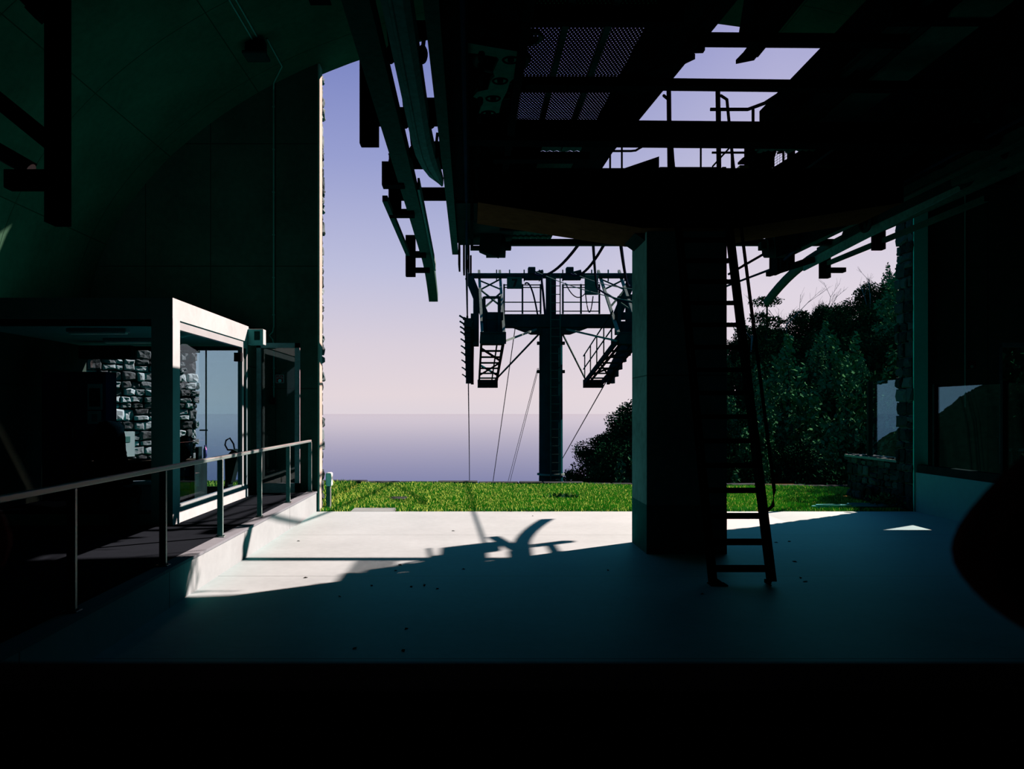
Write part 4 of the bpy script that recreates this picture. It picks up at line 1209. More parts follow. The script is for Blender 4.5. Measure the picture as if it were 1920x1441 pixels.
for s in (False, True):
    MB().bar(T(-.05, 4.85), T(.62, 3.2), .3, .25, (0, 1, 0)).build('end_strut', 'tower', tw, s)
    # lifting posts and cross braces
    for (x0_, y0_, d0, x1_, y1_, d1) in ((.32, 29.6, 5.2, .38, 25.6, 2.45), (1.09, 29.6, 5.2, 1.08, 25.6, 2.5)):
        MB().bar((x0_, y0_, H + d0), (x1_, y1_, H + d1), .09, .09).build('lifting_post', 'galv_light', tw, s)
    def lp(a, u):
        q = ((.32, 29.6, 5.2), (.38, 25.6, 2.45)) if a == 0 else ((1.09, 29.6, 5.2), (1.08, 25.6, 2.5))
        return V((q[0][0] + (q[1][0] - q[0][0]) * u, q[0][1] + (q[1][1] - q[0][1]) * u, H + q[0][2] + (q[1][2] - q[0][2]) * u))
    mb = MB()
    for (ua, ub) in ((.17, .33), (.33, .15), (.32, .62), (.66, .38)):
        mb.bar(lp(0, ua), lp(1, ub), .05, .05)
    mb.build('cross_brace', 'galv', tw, s)
    # railing on the crossarm
    mb = MB()
    for x in (1.21, 1.87, 2.52):
        MB().bar(T(x, 3.48, -.3), T(x, 4.55, -.3), .06, .06).build('rail_post', 'tower', tw, s)
    for z in (4.43, 4.52, 3.9, 3.58):
        mb.bar(T(1.21, z, -.3), T(2.52, z, -.3), .035, .035)
    mb.build('guard_rail', 'tower', tw, s)
    # inner landing frame near the lifting posts
    mb = MB().bar((.45, 26.2, H + 2.6), (.45, 26.2, H + 3.75), .1, .1).bar((.95, 26.2, H + 2.6), (.95, 26.2, H + 3.75), .1, .2).bar((.45, 26.2, H + 3.73), (1.0, 26.2, H + 3.73), .08, .08)
    mb.box((.4, 26.2, H + 2.5), (1.08, 26.3, H + 2.95)).box((.4, 26.2, H + 3.0), (1.08, 26.3, H + 3.25))
    mb.build('hanger_frame', 'tower', tw, s)
    # catwalk: landing plate, stringers, cross slats, hand rail
    a, b_ = V((.36, 25.4, H + 2.35)), V((.36, 33.2, H + 1.18)); w = V((.72, 0, 0))
    cw = MB().prism([a + V((-.05, -.2, .12)), a + w + V((.05, -.2, .12)), a + w + V((.05, 1.2, -.05)), a + V((-.05, 1.2, -.05))], (0, 0, -.05)).build('landing', 'tower', tw, s)
    MB().box((.31, 25.2, H + 2.12), (1.13, 25.24, H + 2.5)).build('front_apron', 'tower', cw, s)
    for q in (a, a + w):
        MB().bar(q, q + (b_ - a), .07, .2).build('side_member', 'tower', cw, s)
    for i in range(1, 9):
        q = a + (b_ - a) * (i / 8)
        MB().bar(q, q + w, .28, .05).build('slat', 'tower', cw, s)
    mb = MB().bar(a + (b_ - a) * .2, a + (b_ - a) * .45 + w, .06, .06).bar(a + (b_ - a) * .55, a + (b_ - a) * .8 + w, .06, .06).bar(a + (b_ - a) * .8, a + (b_ - a) * .5 + w, .05, .05)
    mb.bar(a + w * .72, b_ + w * .72, .04, .1)
    mb.build('bracing', 'tower', cw, s)
    MB().box((b_.x - .06, b_.y - .05, b_.z - .22), (b_.x + .78, b_.y + .05, b_.z + .12)).build('end_plate', 'tower', cw, s)
    mb = MB()
    for i in range(5):
        q = a + w + V((.05, 0, 0)) + (b_ - a) * (.15 + .2 * i)
        mb.bar(q, q + V((0, 0, 1.1)), .04, .04)
    for z in (.55, 1.1):
        mb.bar(a + w + V((.05, 0, z)) + (b_ - a) * .12, b_ + w + V((.05, 0, z)), .035, .035)
    mb.build('hand_rail', 'tower', cw, s) if s else None
    # stays
    MB().bar(T(2.5, 2.8), b_ + w + V((-.05, 0, .1)), .05, .05).build('stay', 'galv', tw, s)
    MB().bar(T(2.45, 2.98), a + w + V((.05, .2, -.1)), .05, .06).build('stay', 'galv_light', tw, s)
    for dz in (2.45, 1.42):
        MB().box((XC - .5, TY - .1, H + dz - .05), (XC - .4, TY + .1, H + dz + .06)).build('lug', 'tower', tw, s)
# mast ladder
mb = MB()
for x in (2.86, 3.2):
    mb.bar(T(x, 4.9, -.5), T(x, -8, -.58), .035, .05)
mb.build('ladder_rail', 'galv', tw)
for i in range(36):
    z = 4.75 - i * .3
    MB().bar(T(2.86, z, -.53), T(3.2, z, -.53), .025, .025).build('ladder_rung', 'galv', tw)
# sensor heads on the top bar
for i, x in enumerate((2.22, 3.6)):
    mb = MB().cbox((x - .13, TY - .15, H + 4.95), (x + .13, TY + .15, H + 5.2), .02).box((x - .25, TY - .12, H + 4.75), (x + .4, TY + .12, H + 4.95)).cyl((x + .15, TY, H + 5.0), (x + .42, TY - .05, H + 5.06), .06)
    mb.build('sensor_head', 'tower', tw)
mb = MB()
for x in (.95, 1.42, 1.95, 2.5, 3.35, 4.4, 5.0, 5.6):
    mb.bar(T(x, 4.7), T(x, 5.12), .04, .04)
mb.build('bar_clip', 'tower', tw)
# number plate
c = P(964.5, 530.5, TY - .4)
t = tag(MB().cbox((c.x - .27, TY - .45, c.z - .21), (c.x + .27, TY - .42, c.z + .21), .005).build('number_plate', 'galv'), 'green plate with a black number 7 hung on the tower guard rail', 'sign')
def gp(u, w_):
    return V((c.x + u, TY - .455, c.z + w_))
MB().prism([gp(-.09, .14), gp(.11, .14), gp(.10, .08), gp(.02, -.14), gp(-.06, -.14), gp(.02, .08), gp(-.10, .08)], (0, .006, 0)).build('digit_seven', 'ink', t)
c = P(1108.5, 535, TY - .4)
t = tag(MB().cbox((c.x - .24, TY - .5, c.z - .34), (c.x + .24, TY - .4, c.z + .36), .02).build('control_cabinet', 'galv'), 'plain green cabinet hung on the right guard rail of the tower', 'cabinet')

# sheave trains on both tower ends
for s in (False, True):
    r = thing('sheave_train', 'train of rope sheaves at the ' + ('right end of the tower, half hidden by the pillar' if s else 'left end of the tower crossarm'), 'sheave', mir((-.1, 29, H + 2.6)) if s else (-.1, 29, H + 2.6), 'sheave trains of the line tower')
    path = [(-.10, 25.8, H + 3.0), (-.10, 28.5, H + 2.75), (-.10, 31, H + 2.2), (-.09, 33.4, H + 1.45)]
    MB().sweep([V(p) + V((.17, 0, -.1)) for p in path], [(-.06, -.26), (.06, -.26), (.06, .26), (-.06, .26)]).build('beam', 'tower', r, s)
    MB().box((.1, 28.0, H + 2.3), (.3, 28.5, H + 4.1)).build('suspension_plate', 'tower', r, s)
    for i in range(10):
        u = i / 9 * 3; k_ = min(2, int(u)); f_ = u - k_
        q = V(path[k_]).lerp(V(path[k_ + 1]), f_)
        tm, hm = wheel_mesh(q + V((0, 0, -.1)), (1, 0, 0), .2, .08)
        w_ = tm.build('sheave', 'rubber', r, s, smooth=True)
        hm.build('hub', 'tower', w_, s)
        MB().bar(q + V((.16, 0, -.12)), q + V((-.13, 0, .0)), .24, .08).bar(q + V((-.12, 0, .0)), q + V((-.26, 0, .09)), .08, .05).box((q.x - .1, q.y - .2, q.z - .3), (q.x + .14, q.y + .2, q.z - .02)).build('rope_catcher', 'tower', r, s)

# electric cables between station and tower
def sag(p0, p1, s, n_=14, side=0.0):
    p0, p1 = V(p0), V(p1)
    return [p0.lerp(p1, i / n_) - V((-side * 4 * (i / n_) * (1 - i / n_), 0, s * 4 * (i / n_) * (1 - i / n_))) for i in range(n_ + 1)]
CG = 'signal cables between station and tower'
for (a, b_, s, rr, lab) in (
        (P(1112, 418, 14.6), P(1002, 513, TY), .38, .035, 'thick cable sagging from the station mouth to the left sensor head'),
        (P(1150, 425, 14.6), P(1070, 513, TY), .36, .035, 'thick cable sagging from the station mouth to the right sensor head'),
        (P(1110, 418, 14.6), P(1120, 540, 27.5), .3, .03, 'dark cable dropping from the station mouth to the green cabinet'),
        (P(1160, 425, 14.6), P(1180, 535, 27.5), .3, .035, 'dark cable dropping beside the pillar edge to the crossarm'),
        (P(1003, 508, TY), P(1230, 572, 20), .15, .014, 'pale thin wire from the left sensor head to the pillar'),
        (P(1075, 512, TY), P(1240, 545, 20), .15, .014, 'pale thin wire from the right sensor head to the pillar'),
        (P(1120, 540, 27.5), P(1240, 560, 20), .25, .03, 'bundled cable from the green cabinet towards the pillar'),
        (P(984, 532, 28.5), P(1008, 590, 28.3), -.4, .03, 'loose cable looping down behind the left guard rail'),
        (P(1060, 530, 28.4), P(1097, 550, 28.4), .3, .02, 'loose cable looping from the mast to the green cabinet'),
        (P(1098, 552, 28.3), P(1112, 555, 28.3), .6, .02, 'cable loop hanging under the green cabinet'),
        (P(1015, 520, 28.3), P(1022, 590, 28.2), -.05, .04, 'cable running down the upper mast of the tower'),
        (P(968, 600, 28.6), P(923, 912, 40), .0, .016, 'thin stay wire falling left of the mast to the lawn edge'),
        (P(1008, 690, 28.6), P(950, 912, 40), .0, .010, 'left wire of the thin pair falling beside the mast'),
        (P(1010, 690, 28.7), P(954, 912, 40), .0, .010, 'right wire of the thin pair falling beside the mast'),
        (P(1366, 514, 15.0), P(1432, 476, 14.2), .0, .022, 'rope slanting up from the ladder to the right drive motor')):
    tag(MB().tube(sag(a, b_, s), rr, 6).build('cable', 'galv_light' if 'pale' in lab else 'cable'), lab, 'cable')

# ---------------------------------------------------------------- right side: low wall, glass screen
XW = 8.55
struct(MB().box((XW, 4.0, 0), (XW + .25, YE + .02, .75)).build('wall_side', 'lowwall', origin=(0, 0, 0)))
t = thing('glass_screen', 'tall dark framed glass screen standing on the low wall at the right', 'screen', (XW + .1, 12, .75))
MB().box((XW + .02, 6, .75), (XW + .18, YE - .02, .90)).build('bottom_rail', 'dark', t)  # rail made taller to trim the sun patch on the floor
for y in (14.75, 12.85, 10.95, 9.05):
    MB().box((XW + .04, y, .8), (XW + .14, y + .06, 2.42)).build('mullion', 'dark', t)
for (y0, y1) in ((9.11, 10.95), (11.01, 12.85), (12.91, 14.75)):
    MB().box((XW + .08, y0, .8), (XW + .092, y1, 2.37)).build('glass_pane', 'glass_screen', t)
t = thing('wind_screen', 'frameless glass wind screen on the outside stone wall, mirroring sea and sky', 'screen', (8.65, 16.5, 1.0))
MB().box((8.6, 15.7, .95), (8.612, 17.18, 2.56)).build('glass_pane', 'glass_screen', t)
MB().box((8.57, 17.15, .9), (8.67, 17.22, 2.56)).build('end_post', 'dark', t)
mb = rubble('w', 'stones_dark', (8.58, 15.95, 0), (0, 1, 0), 2.1, .9, (-1, 0, 0), thick=.06, sz=.22, seed=9)
mb.box((8.6, 15.95, -.2), (9.0, 18.0, .9))
wv = mb.build('stone_wall', 'stones_dark', origin=(8.8, 17, 0)); struct(wv)
MB().box((8.5, 15.9, .9), (9.05, 18.1, .95)).build('coping', 'slab', wv)
t = tag(MB().torus((8.42, 16.9, .17), (1, .15, 0), .14, .03, 22, 8).cyl((8.44, 16.9, .17), (8.7, 16.93, .17), .14).build('drain_pipe', 'dark'), 'dark drain pipe mouth at the foot of the outside stone wall', 'pipe')
t = thing('wall_conduit', 'thin conduit running down the right end wall', 'conduit', (9.5, YE + .08, 3))
cx_ = P(1810, 0, YE + .08).x
MB().tube([(cx_, YE + .085, 2.0), (cx_, YE + .085, 7.6)], .014).build('pipe', 'conduit', t)
c = P(1822, 684, YE + .09)
t = tag(MB().cbox((c.x - .075, YE + .085, c.z - .075), (c.x + .075, YE + .099, c.z + .075), .003).build('fire_sign', 'redcyl'), 'small dark red square sign on the right end wall', 'sign')
MB().cyl((c.x, YE + .081, c.z - .03), (c.x, YE + .086, c.z - .03), .03, n=12).build('pictogram', 'conduit', t)
# terrace railing behind the right wall
t = thing('terrace_railing', 'railing of thin upright bars outside behind the glass screen', 'railing', (12.0, 17.5, 0))
MB().box((9.6, 17.4, 1.05), (16, 17.46, 1.11)).build('top_rail', 'galv_light', t)
for i in range(40):
    MB().box((9.6 + i * .16, 17.42, .05), (9.62 + i * .16, 17.44, 1.05)).build('bar', 'galv', t)

# ---------------------------------------------------------------- lawn and what lies on it
struct(MB().box((-30, YE, -.3), (8.6, 21.2, -.012)).box((8.6, YE + .3, -.3), (26, 20.0, -.014)).build('lawn', 'grass_ground', origin=(0, 0, 0)))
mb = MB()
rnd = random.Random(5)
x = -9.0
def edgeY(x):
    return 21.3 - max(0, (x + 3) * .10)
while x < 9.6:
    w = rnd.uniform(.5, 1.1); h = rnd.uniform(.05, .085)
    mb.cbox((x, edgeY(x) - .05 + rnd.uniform(-.03, .03), -.3), (x + w - .02, edgeY(x) + .33, h - .02), .02)
    x += w
struct(mb.build('lawn_kerb', 'stone_dark', origin=(0, 0, 0)))
# grass blades (uncountable)
rnd = random.Random(11)
vs = []; fs = []
def blade(x, y, h):
    a = rnd.uniform(0, math.pi * 2); w = rnd.uniform(.006, .013)
    dx, dy = math.cos(a) * w, math.sin(a) * w
    lx, ly = rnd.uniform(-.5, .5) * h, rnd.uniform(-.5, .5) * h
    o = len(vs)
    vs.extend([(x - dx, y - dy, -.012), (x + dx, y + dy, -.012), (x + lx * .4 + dx * .6, y + ly * .4 + dy * .6, h * .6), (x + lx, y + ly, h)])
    fs.append((o, o + 1, o + 2)); fs.append((o, o + 2, o + 3))
slabs = [(P(660, 958, 15.5).x, P(742, 958, 15.5).x, YE, 15.85), (-1.75, -1.4, 17.2, 17.75)]
for i in range(98000):
    x = rnd.uniform(-2.9, 10.4); y = YE + .02 + (rnd.random() ** 1.0) * (edgeY(x) - YE - .05)
    if any(s[0] < x < s[1] and s[2] < y < s[3] for s in slabs): continue
    if x > 8.25 and y < 18.3: continue
    clump = .5 + .5 * math.sin(x * 2.3 + math.sin(y * 3.1) * 1.4) * math.sin(y * 2.1 + x * .7)
    blade(x, y, rnd.uniform(.03, .07) * (.7 + .8 * clump))
for i in range(9000):
    x = rnd.uniform(-7.2, -3.0); y = rnd.uniform(YE + .52, 21.2)
    blade(x, y, rnd.uniform(.05, .14))
tag(MB().add(vs, fs).build('grass', 'grass', origin=(0, 0, 0)), 'short sunlit green grass covering the lawn outside the opening', 'grass', kind='stuff')
t = tag(MB().cbox((slabs[0][0], YE + .01, -.03), (slabs[0][1], 15.85, .005), .006).build('paving_slab', 'slab'), 'pale paving slab at the lawn edge touching the hall floor', 'slab')
t = tag(MB().cbox((-1.75, 17.2, -.03), (-1.4, 17.7, .03), .01).build('stepping_stone', 'stone_dark'), 'small dark stepping stone set in the lawn', 'stone')
# succulent patch
t = P(1056, 938, 17.6); mb = MB()
for i in range(160):
    x = t.x + rnd.gauss(0, .16); y = 17.6 + rnd.gauss(0, .12); h = rnd.uniform(.06, .14)
    a = rnd.uniform(0, 6.28); w = .02
    mb.add([(x - w * math.cos(a), y - w * math.sin(a), 0), (x + w * math.cos(a), y + w * math.sin(a), 0), (x + rnd.uniform(-.06, .06), y + rnd.uniform(-.06, .06), h)], [(0, 1, 2)])
tag(mb.build('low_plant', 'succulent'), 'low dark blue-green plant clump in the middle of the lawn', 'plant')
# lit plants by the right jamb
mb = MB()
for i in range(260):
    x = 8.2 + rnd.gauss(0, .13); y = 15.75 + rnd.gauss(0, .12); h = rnd.uniform(.03, .26)
    a = rnd.uniform(0, 6.28); w = .028
    mb.add([(x - w * math.cos(a), y - w * math.sin(a), h), (x + w * math.cos(a), y + w * math.sin(a), h + .01), (x + rnd.uniform(-.07, .07), y + rnd.uniform(-.07, .07), h + .06)], [(0, 1, 2)])
tag(mb.build('low_plant', 'leaf_lit'), 'small leafy plant at the foot of the right stone jamb', 'plant')
# white post cap by the left jamb
t = thing('bollard_light', 'short pale bollard lamp against the outside of the left jamb', 'lamp', (-2.78, 15.72, 0))
MB().cbox((-2.83, 15.62, .0), (-2.75, 15.75, .45), .01).build('post', 'stone', t)
MB().cbox((-2.84, 15.6, .45), (-2.72, 15.78, .72), .03).build('head', 'white', t)
# hose coil
t = thing('garden_hose', 'pale teal garden hose coiled on the lawn edge at the right', 'hose', (7.6, 15.75, 0))
mb = MB(); pts = []
for i in range(220):
    a = i / 220 * 2 * math.pi * 6
    rr = .42 + .09 * math.sin(a * .37) + .02 * math.sin(3.1 * a)
    pts.append((7.85 + rr * math.cos(a) * 1.1 + .04 * math.sin(a * .17), 15.72 + .33 * rr * math.sin(a), .04 + .05 * (i / 220) + .02 * math.sin(a * .5)))
mb.tube(pts, .014, 6); mb.build('coil', 'hose', t, smooth=True)
mb = MB(); pts = []
for i in range(120):
    a = i / 120 * 2 * math.pi * 3
    rr = .36 + .08 * math.sin(a * .4)
    pts.append((7.2 + rr * math.cos(a) * 1.05, 15.72 + .33 * rr * math.sin(a), .04 + .04 * (i / 120)))
pts += [(6.9, 15.62, .04), (6.78, 15.6, .02)]
mb.tube(pts, .014, 6); mb.build('loose_loop', 'hose', t, smooth=True)
# outside stone wall seen through the office
du = V((.65, .76, 0)).normalized()
mb = rubble('w', 'stones', V((-7.75, 16.15, 0)) - du * 1.2, du, 3.62, 4.2, (.76, -.65, 0), thick=.11, sz=.23, seed=21, rag=.05)
q0 = V((-7.75, 16.15, -.1)) - du * 1.1; q1 = q0 + du * 3.5; nb = V((-.76, .65, 0)).normalized()
mb.prism([q0 + nb * .02, q1 + nb * .02, q1 + nb * .5, q0 + nb * .5], (0, 0, 4.3))
struct(mb.build('stone_wall', 'stones', origin=(-7, 17, 0)))
c = V((-7.75, 16.15, 0)) + du * .734 + V((.76, -.65, 0)).normalized() * .12
t = thing('meter_box', 'white meter cabinet with a small grille on the outside stone wall', 'cabinet', (c.x, c.y, 1.05))
dn = V((.76, -.65, 0)).normalized()
mb = MB(); w2 = .13
a0 = c - du * w2 + V((0, 0, .98)); a1 = c + du * w2 + V((0, 0, .98))
mb.prism([a0, a1, a1 + V((0, 0, .52)), a0 + V((0, 0, .52))], dn * .1); mb.build('casing', 'white', t)
MB().prism([a0 + du * .06 + V((0, 0, .3)) + dn * .1, a0 + du * .16 + V((0, 0, .3)) + dn * .1, a0 + du * .16 + V((0, 0, .42)) + dn * .1, a0 + du * .06 + V((0, 0, .42)) + dn * .1], dn * .006).build('grille', 'conduit', t)
# tapered dark basket with looped tube
c = P(432, 880, 16.6)
t = thing('tapered_tub', 'dark tapered tub with a looped tube handle outside the glazed doors', 'tub', (c.x, 16.6, -.012))
mb = MB().prism([P(422, 905, 16.6), P(433, 905, 16.6), P(447, 848, 16.6), P(436, 842, 16.6), P(421, 858, 16.6)], (0, .3, 0)); mb.build('body', 'dark', t)
MB().tube([P(441, 850, 16.7), P(438, 832, 16.7), P(431, 821, 16.7), P(424, 825, 16.7), P(422, 834, 16.7), P(427, 843, 16.7), P(436, 843, 16.7)], .018).build('handle', 'rubber', t)
MB().box((P(421, 912, 16.55).x, 16.55, -.012), (P(437, 903, 16.9).x, 16.9, P(0, 903, 16.6).z)).build('base', 'dark', t)

# small leaves scattered on the hall floor
rnd = random.Random(4)
lab = 'small dry leaf fragment lying on the hall floor'
for (px, py) in ((742, 1070), (762, 1179), (637, 1118), (756, 1220), (697, 1098), (795, 1098), (820, 1104), (869, 1067), (771, 1100), (1501, 1083), (1316, 1113), (1455, 1017), (1480, 1015), (665, 1215), (1140, 1069), (573, 1083), (750, 1059), (796, 1096), (1510, 1090), (1490, 1053), (560, 1014), (850, 995), (999, 967)):
    y = F * H / (py - YV); x = (px - XV) / F * y
    s = rnd.uniform(.012, .024); a = rnd.uniform(0, 6.28)
    pts = [(x + s * math.cos(a + q) * (1.6 if k_ % 2 == 0 else .7), y + s * math.sin(a + q) * (1.6 if k_ % 2 == 0 else .7), .002 + (.008 if k_ == 1 else 0)) for k_, q in enumerate((0, 1.57, 3.14, 4.71))]
    tag(MB().prism(pts, (0, 0, .003)).build('dry_leaf', 'bark'), lab, 'leaf', 'dry leaf fragments on the floor')

# ---------------------------------------------------------------- gondola cabin round the lens
cb = thing('cabin_window_sill', 'black cabin window sill filling the bottom of the picture, out of focus', 'sill', (0, .55, 0))
z1 = H - 468 / F * .62
MB().cbox((-1.0, .55, z1 - .016), (1.0, .62, z1), .004).build('rubber_seal', 'cabin', cb)
MB().cbox((-1.0, .50, z1 - 1.2), (1.0, .585, z1 - .012), .006).build('door_panel', 'cabin', cb)
yk = .5
def rounded(pxs, Y, d):
    pts = [P(x, y, Y) for x, y in pxs]
    c = sum(pts, V((0, 0, 0))) / len(pts)
    mb = MB(); n_ = len(pts)
    lay = []
    for (k_, off) in ((.82, -d), (.95, -d + .008), (.985, -d + .02), (1.0, -.01), (.99, 0), (.9, .004)):
        lay += [c + (p - c) * k_ + V((0, off, 0)) for p in pts]
    fs = []
    for i in range(5):
        for j in range(n_):
            fs.append((i * n_ + j, i * n_ + (j + 1) % n_, (i + 1) * n_ + (j + 1) % n_, (i + 1) * n_ + j))
    fs += [tuple(range(n_ - 1, -1, -1)), tuple(5 * n_ + j for j in range(n_))]
    return mb.add(lay, fs)
ol = [(1995, 800), (1950, 826), (1915, 853), (1880, 885), (1845, 920), (1815, 955), (1795, 985), (1784, 1010), (1781, 1030), (1786, 1055), (1800, 1080), (1825, 1110), (1855, 1138), (1890, 1163), (1930, 1188), (1995, 1220), (2120, 1200), (2160, 1010), (2120, 830)]
t = thing('headrest', 'black rounded padded headrest inside the cabin at the right edge, out of focus', 'headrest', P(1950, 1240, yk))
rounded(ol, yk, .06).build('pad', 'cabin', t, smooth=False)
MB().tube([P(1990, 1150, yk + .03), P(1990, 1300, yk + .03)], .006).build('stem', 'cabin', t)
ol = [(-90, 900), (-40, 915), (-8, 945), (10, 975), (18, 1000), (19, 1020), (12, 1045), (0, 1070), (-30, 1100), (-90, 1120), (-140, 1010)]
t = thing('headrest', 'black rounded padded headrest just inside the left edge, out of focus', 'headrest', P(-60, 1240, yk))
rounded(ol, yk, .05).build('pad', 'cabin', t)
MB().tube([P(-60, 1090, yk + .03), P(-60, 1300, yk + .03)], .006).build('stem', 'cabin', t)

# ---------------------------------------------------------------- sea and hills
SZ = -420.0
struct(MB().add([(-120000, 60, SZ), (120000, 60, SZ), (120000, 110000, SZ), (-120000, 110000, SZ)], [(0, 1, 2, 3)]).build('sea', 'sea', origin=(0, 0, 0)))


def lerp_tab(tab, u):
    if u <= tab[0][0]: return tab[0][1]
    for (a, b_), (c_, d_) in zip(tab, tab[1:]):
        if u <= c_:
            return b_ + (d_ - b_) * (u - a) / (c_ - a)
    return tab[-1][1]


# skyline of tree tops in the photograph for the far row (u = X/Y, value = (z-H)/Y)
SKY = [(.115, -.100), (.1226, -.088), (.136, -.072), (.146, -.040), (.156, -.024), (.166, -.010), (.1795, .004), (.2036, .026), (.26, .05), (.30, .085), (.345, .115), (.39, .125), (.43, .135), (.46, .152), (.50, .165), (.535, .18), (.545, .19), (.70, .22), (1.0, .28), (1.6, .2)]
YN, YF_ = 26.0, 72.0


def ground(u, Y):
    far = lerp_tab(SKY, u) * YF_ - 7.2
    near = -2.6 + min(0, (u - .3) * 14)
    f_ = (Y - YN) / (YF_ - YN)
    return H + near + (far - near) * f_ if f_ < 1 else H + far + (f_ - 1) * 3


mb = MB(); us = [.10 + i * .05 for i in range(31)]; Ys = [21.6, 26, 34, 43, 52, 62, 72, 80]
vs = []
for Y in Ys:
    for u in us:
        vs.append((u * Y, Y, ground(u, Y) if Y > 22 else min(-.3, ground(u, Y) + 1.5)))
fs = [(j * 31 + i, j * 31 + i + 1, (j + 1) * 31 + i + 1, (j + 1) * 31 + i) for j in range(len(Ys) - 1) for i in range(30)]
struct(mb.add(vs, fs).build('hillside', 'soil', origin=(0, 0, 0)))
# slope falling away in front
struct(MB().add([(-40, 21.6, -.35), (3, 21.6, -.35), (3, 60, -30), (-40, 60, -30)], [(0, 1, 2, 3)]).build('slope', 'soil', origin=(0, 0, 0)))

# headland to the left (seen mirrored in the glass)
mb = MB(); rnd = random.Random(8)
ridge = [(-.36, -.10), (-.41, -.065), (-.44, -.035), (-.48, -.012), (-.515, -.002), (-.54, .018), (-.56, .03), (-.6, .045), (-.7, .06), (-.9, .10), (-1.3, .12)]
Yh = 230
vs = []; k_ = 0
pp = []
for (a, b_), (c_, d_) in zip(ridge, ridge[1:]):
    for i in range(14):
        q = i / 14
        pp.append((a + (c_ - a) * q, b_ + (d_ - b_) * q + rnd.uniform(-.0012, .0012)))
for i, (u, s) in enumerate(pp):
    zt = H + s * Yh
    vs += [(u * Yh * .62, Yh * .62, H - 62), (u * Yh * .9, Yh * .9, zt - 8), (u * Yh, Yh, zt), (u * Yh * 1.6, Yh * 1.6, zt - 60)]
fs = []
for i in range(len(pp) - 1):
    for j in range(3):
        fs.append((i * 4 + j, i * 4 + j + 1, (i + 1) * 4 + j + 1, (i + 1) * 4 + j))
struct(mb.add(vs, fs).build('headland', 'soil', origin=(0, 0, 0), smooth=True))

# ---------------------------------------------------------------- trees
def crown_mesh(name, lobes, n_, leaf, seed, mt):
    rnd = random.Random(seed); vs = []; fs = []
    tot = sum(l[3] * l[4] for l in lobes)
    for (cx, cy, cz, rx, rz) in lobes:
        m_ = int(n_ * rx * rz / tot)
        for i in range(m_):
            while True:
                d = V((rnd.uniform(-1, 1), rnd.uniform(-1, 1), rnd.uniform(-1, 1)))
                if .25 < d.length <= 1: break
            d *= (.75 + .3 * rnd.random()) if d.length > .6 else 1
            p = V((cx + d.x * rx, cy + d.y * rx, cz + d.z * rz))
            s = leaf * rnd.uniform(.6, 1.4)
            n0 = V((rnd.gauss(0, 1), rnd.gauss(0, 1), rnd.gauss(0, 1))).normalized()
            a = n0.orthogonal().normalized() * s; b_ = n0.cross(a).normalized() * s * .55
            o = len(vs)
            vs += [p - a, p - b_ * .9, p + a, p + b_]
            fs.append((o, o + 1, o + 2, o + 3))
    me = bpy.data.meshes.new(name); me.from_pydata(vs, [], fs); me.update(); me.materials.append(M[mt])
    return me


def make_tree(name, label, group, lobes, n_, leaf, seed, mt, trunk_h, tr):
    t = thing(name, label, 'tree', (0, 0, 0), group)
    cm = crown_mesh('crown', lobes, n_, leaf, seed, mt)
    o = bpy.data.objects.new('crown', cm); COL.objects.link(o); o.parent = t
    mb = MB().cyl((0, 0, -.6), (0, 0, trunk_h * .5), tr, tr * .7, 8).cyl((0, 0, trunk_h * .5), (.1, .05, trunk_h), tr * .7, tr * .35, 8)
    rnd = random.Random(seed)
    for l in lobes[:6]:
        mb.cyl((0, 0, l[2] * .6), (l[0], l[1], l[2]), tr * .3, tr * .12, 6)
    mb.build('trunk', 'bark', t)
    return t


rnd = random.Random(31)
protos = []
def conical(h, r, k_, seed):
    rr = random.Random(seed); L_ = []
    for i in range(k_):
        f_ = i / (k_ - 1)
        w = r * (1 - f_) ** .75 + .35
        L_.append((rr.uniform(-.4, .4) * w, rr.uniform(-.4, .4) * w, h * (.15 + .78 * f_), w * .8, h / k_ * .85))
    for i in range(k_):
        f_ = rr.uniform(0, .75); a = rr.uniform(0, 6.28); w = r * (1 - f_) * .8
        L_.append((w * math.cos(a), w * math.sin(a), h * (.15 + .7 * f_), r * .38, h * .09))
    return L_
def bushy(h, r, k_, seed):
    rr = random.Random(seed); L_ = [(0, 0, h * .5, r * .75, h * .35)]
    for i in range(k_):
        a = rr.uniform(0, 6.28); q = rr.uniform(.3, .9) * r; z = rr.uniform(.25, .85) * h
        L_.append((q * math.cos(a), q * math.sin(a), z, r * rr.uniform(.3, .5), h * rr.uniform(.1, .18)))
    return L_
GA, GB = 'dark broad trees of the hillside wood', 'lighter conical trees of the hillside wood'
LA = 'dark bushy evergreen in the wood covering the hillside'
LB = 'mid green conical tree in the wood on the hillside'
pa = make_tree('evergreen_tree', LA, GA, bushy(7.0, 2.6, 13, 1), 5200, .13, 1, 'leaf', 5, .16)
pb = make_tree('evergreen_tree', LA, GA, bushy(6.4, 2.9, 15, 2), 5200, .13, 2, 'leaf', 4.6, .16)
pc = make_tree('conical_tree', LB, GB, conical(7.6, 2.0, 8, 3), 5200, .12, 3, 'leaf_lit', 7, .15)
pd = make_tree('conical_tree', LB, GB, conical(7.2, 1.7, 8, 4), 4800, .12, 4, 'leaf_lit', 6.6, .14)
P4 = [pa, pb, pc, pd]
used = set()
def place(pr, x, y, z, s, rz):
    if pr.name not in used:
        used.add(pr.name); o = pr
        o.location = (x, y, z); o.rotation_euler[2] = rz; o.scale = (s, s, s)
    else:
        o = pr.copy(); COL.objects.link(o); o.location = (x, y, z); o.rotation_euler[2] = rz; o.scale = (s, s, s)
        for ch in list(pr.children):
            c_ = ch.copy(); COL.objects.link(c_); c_.parent = o
    return o
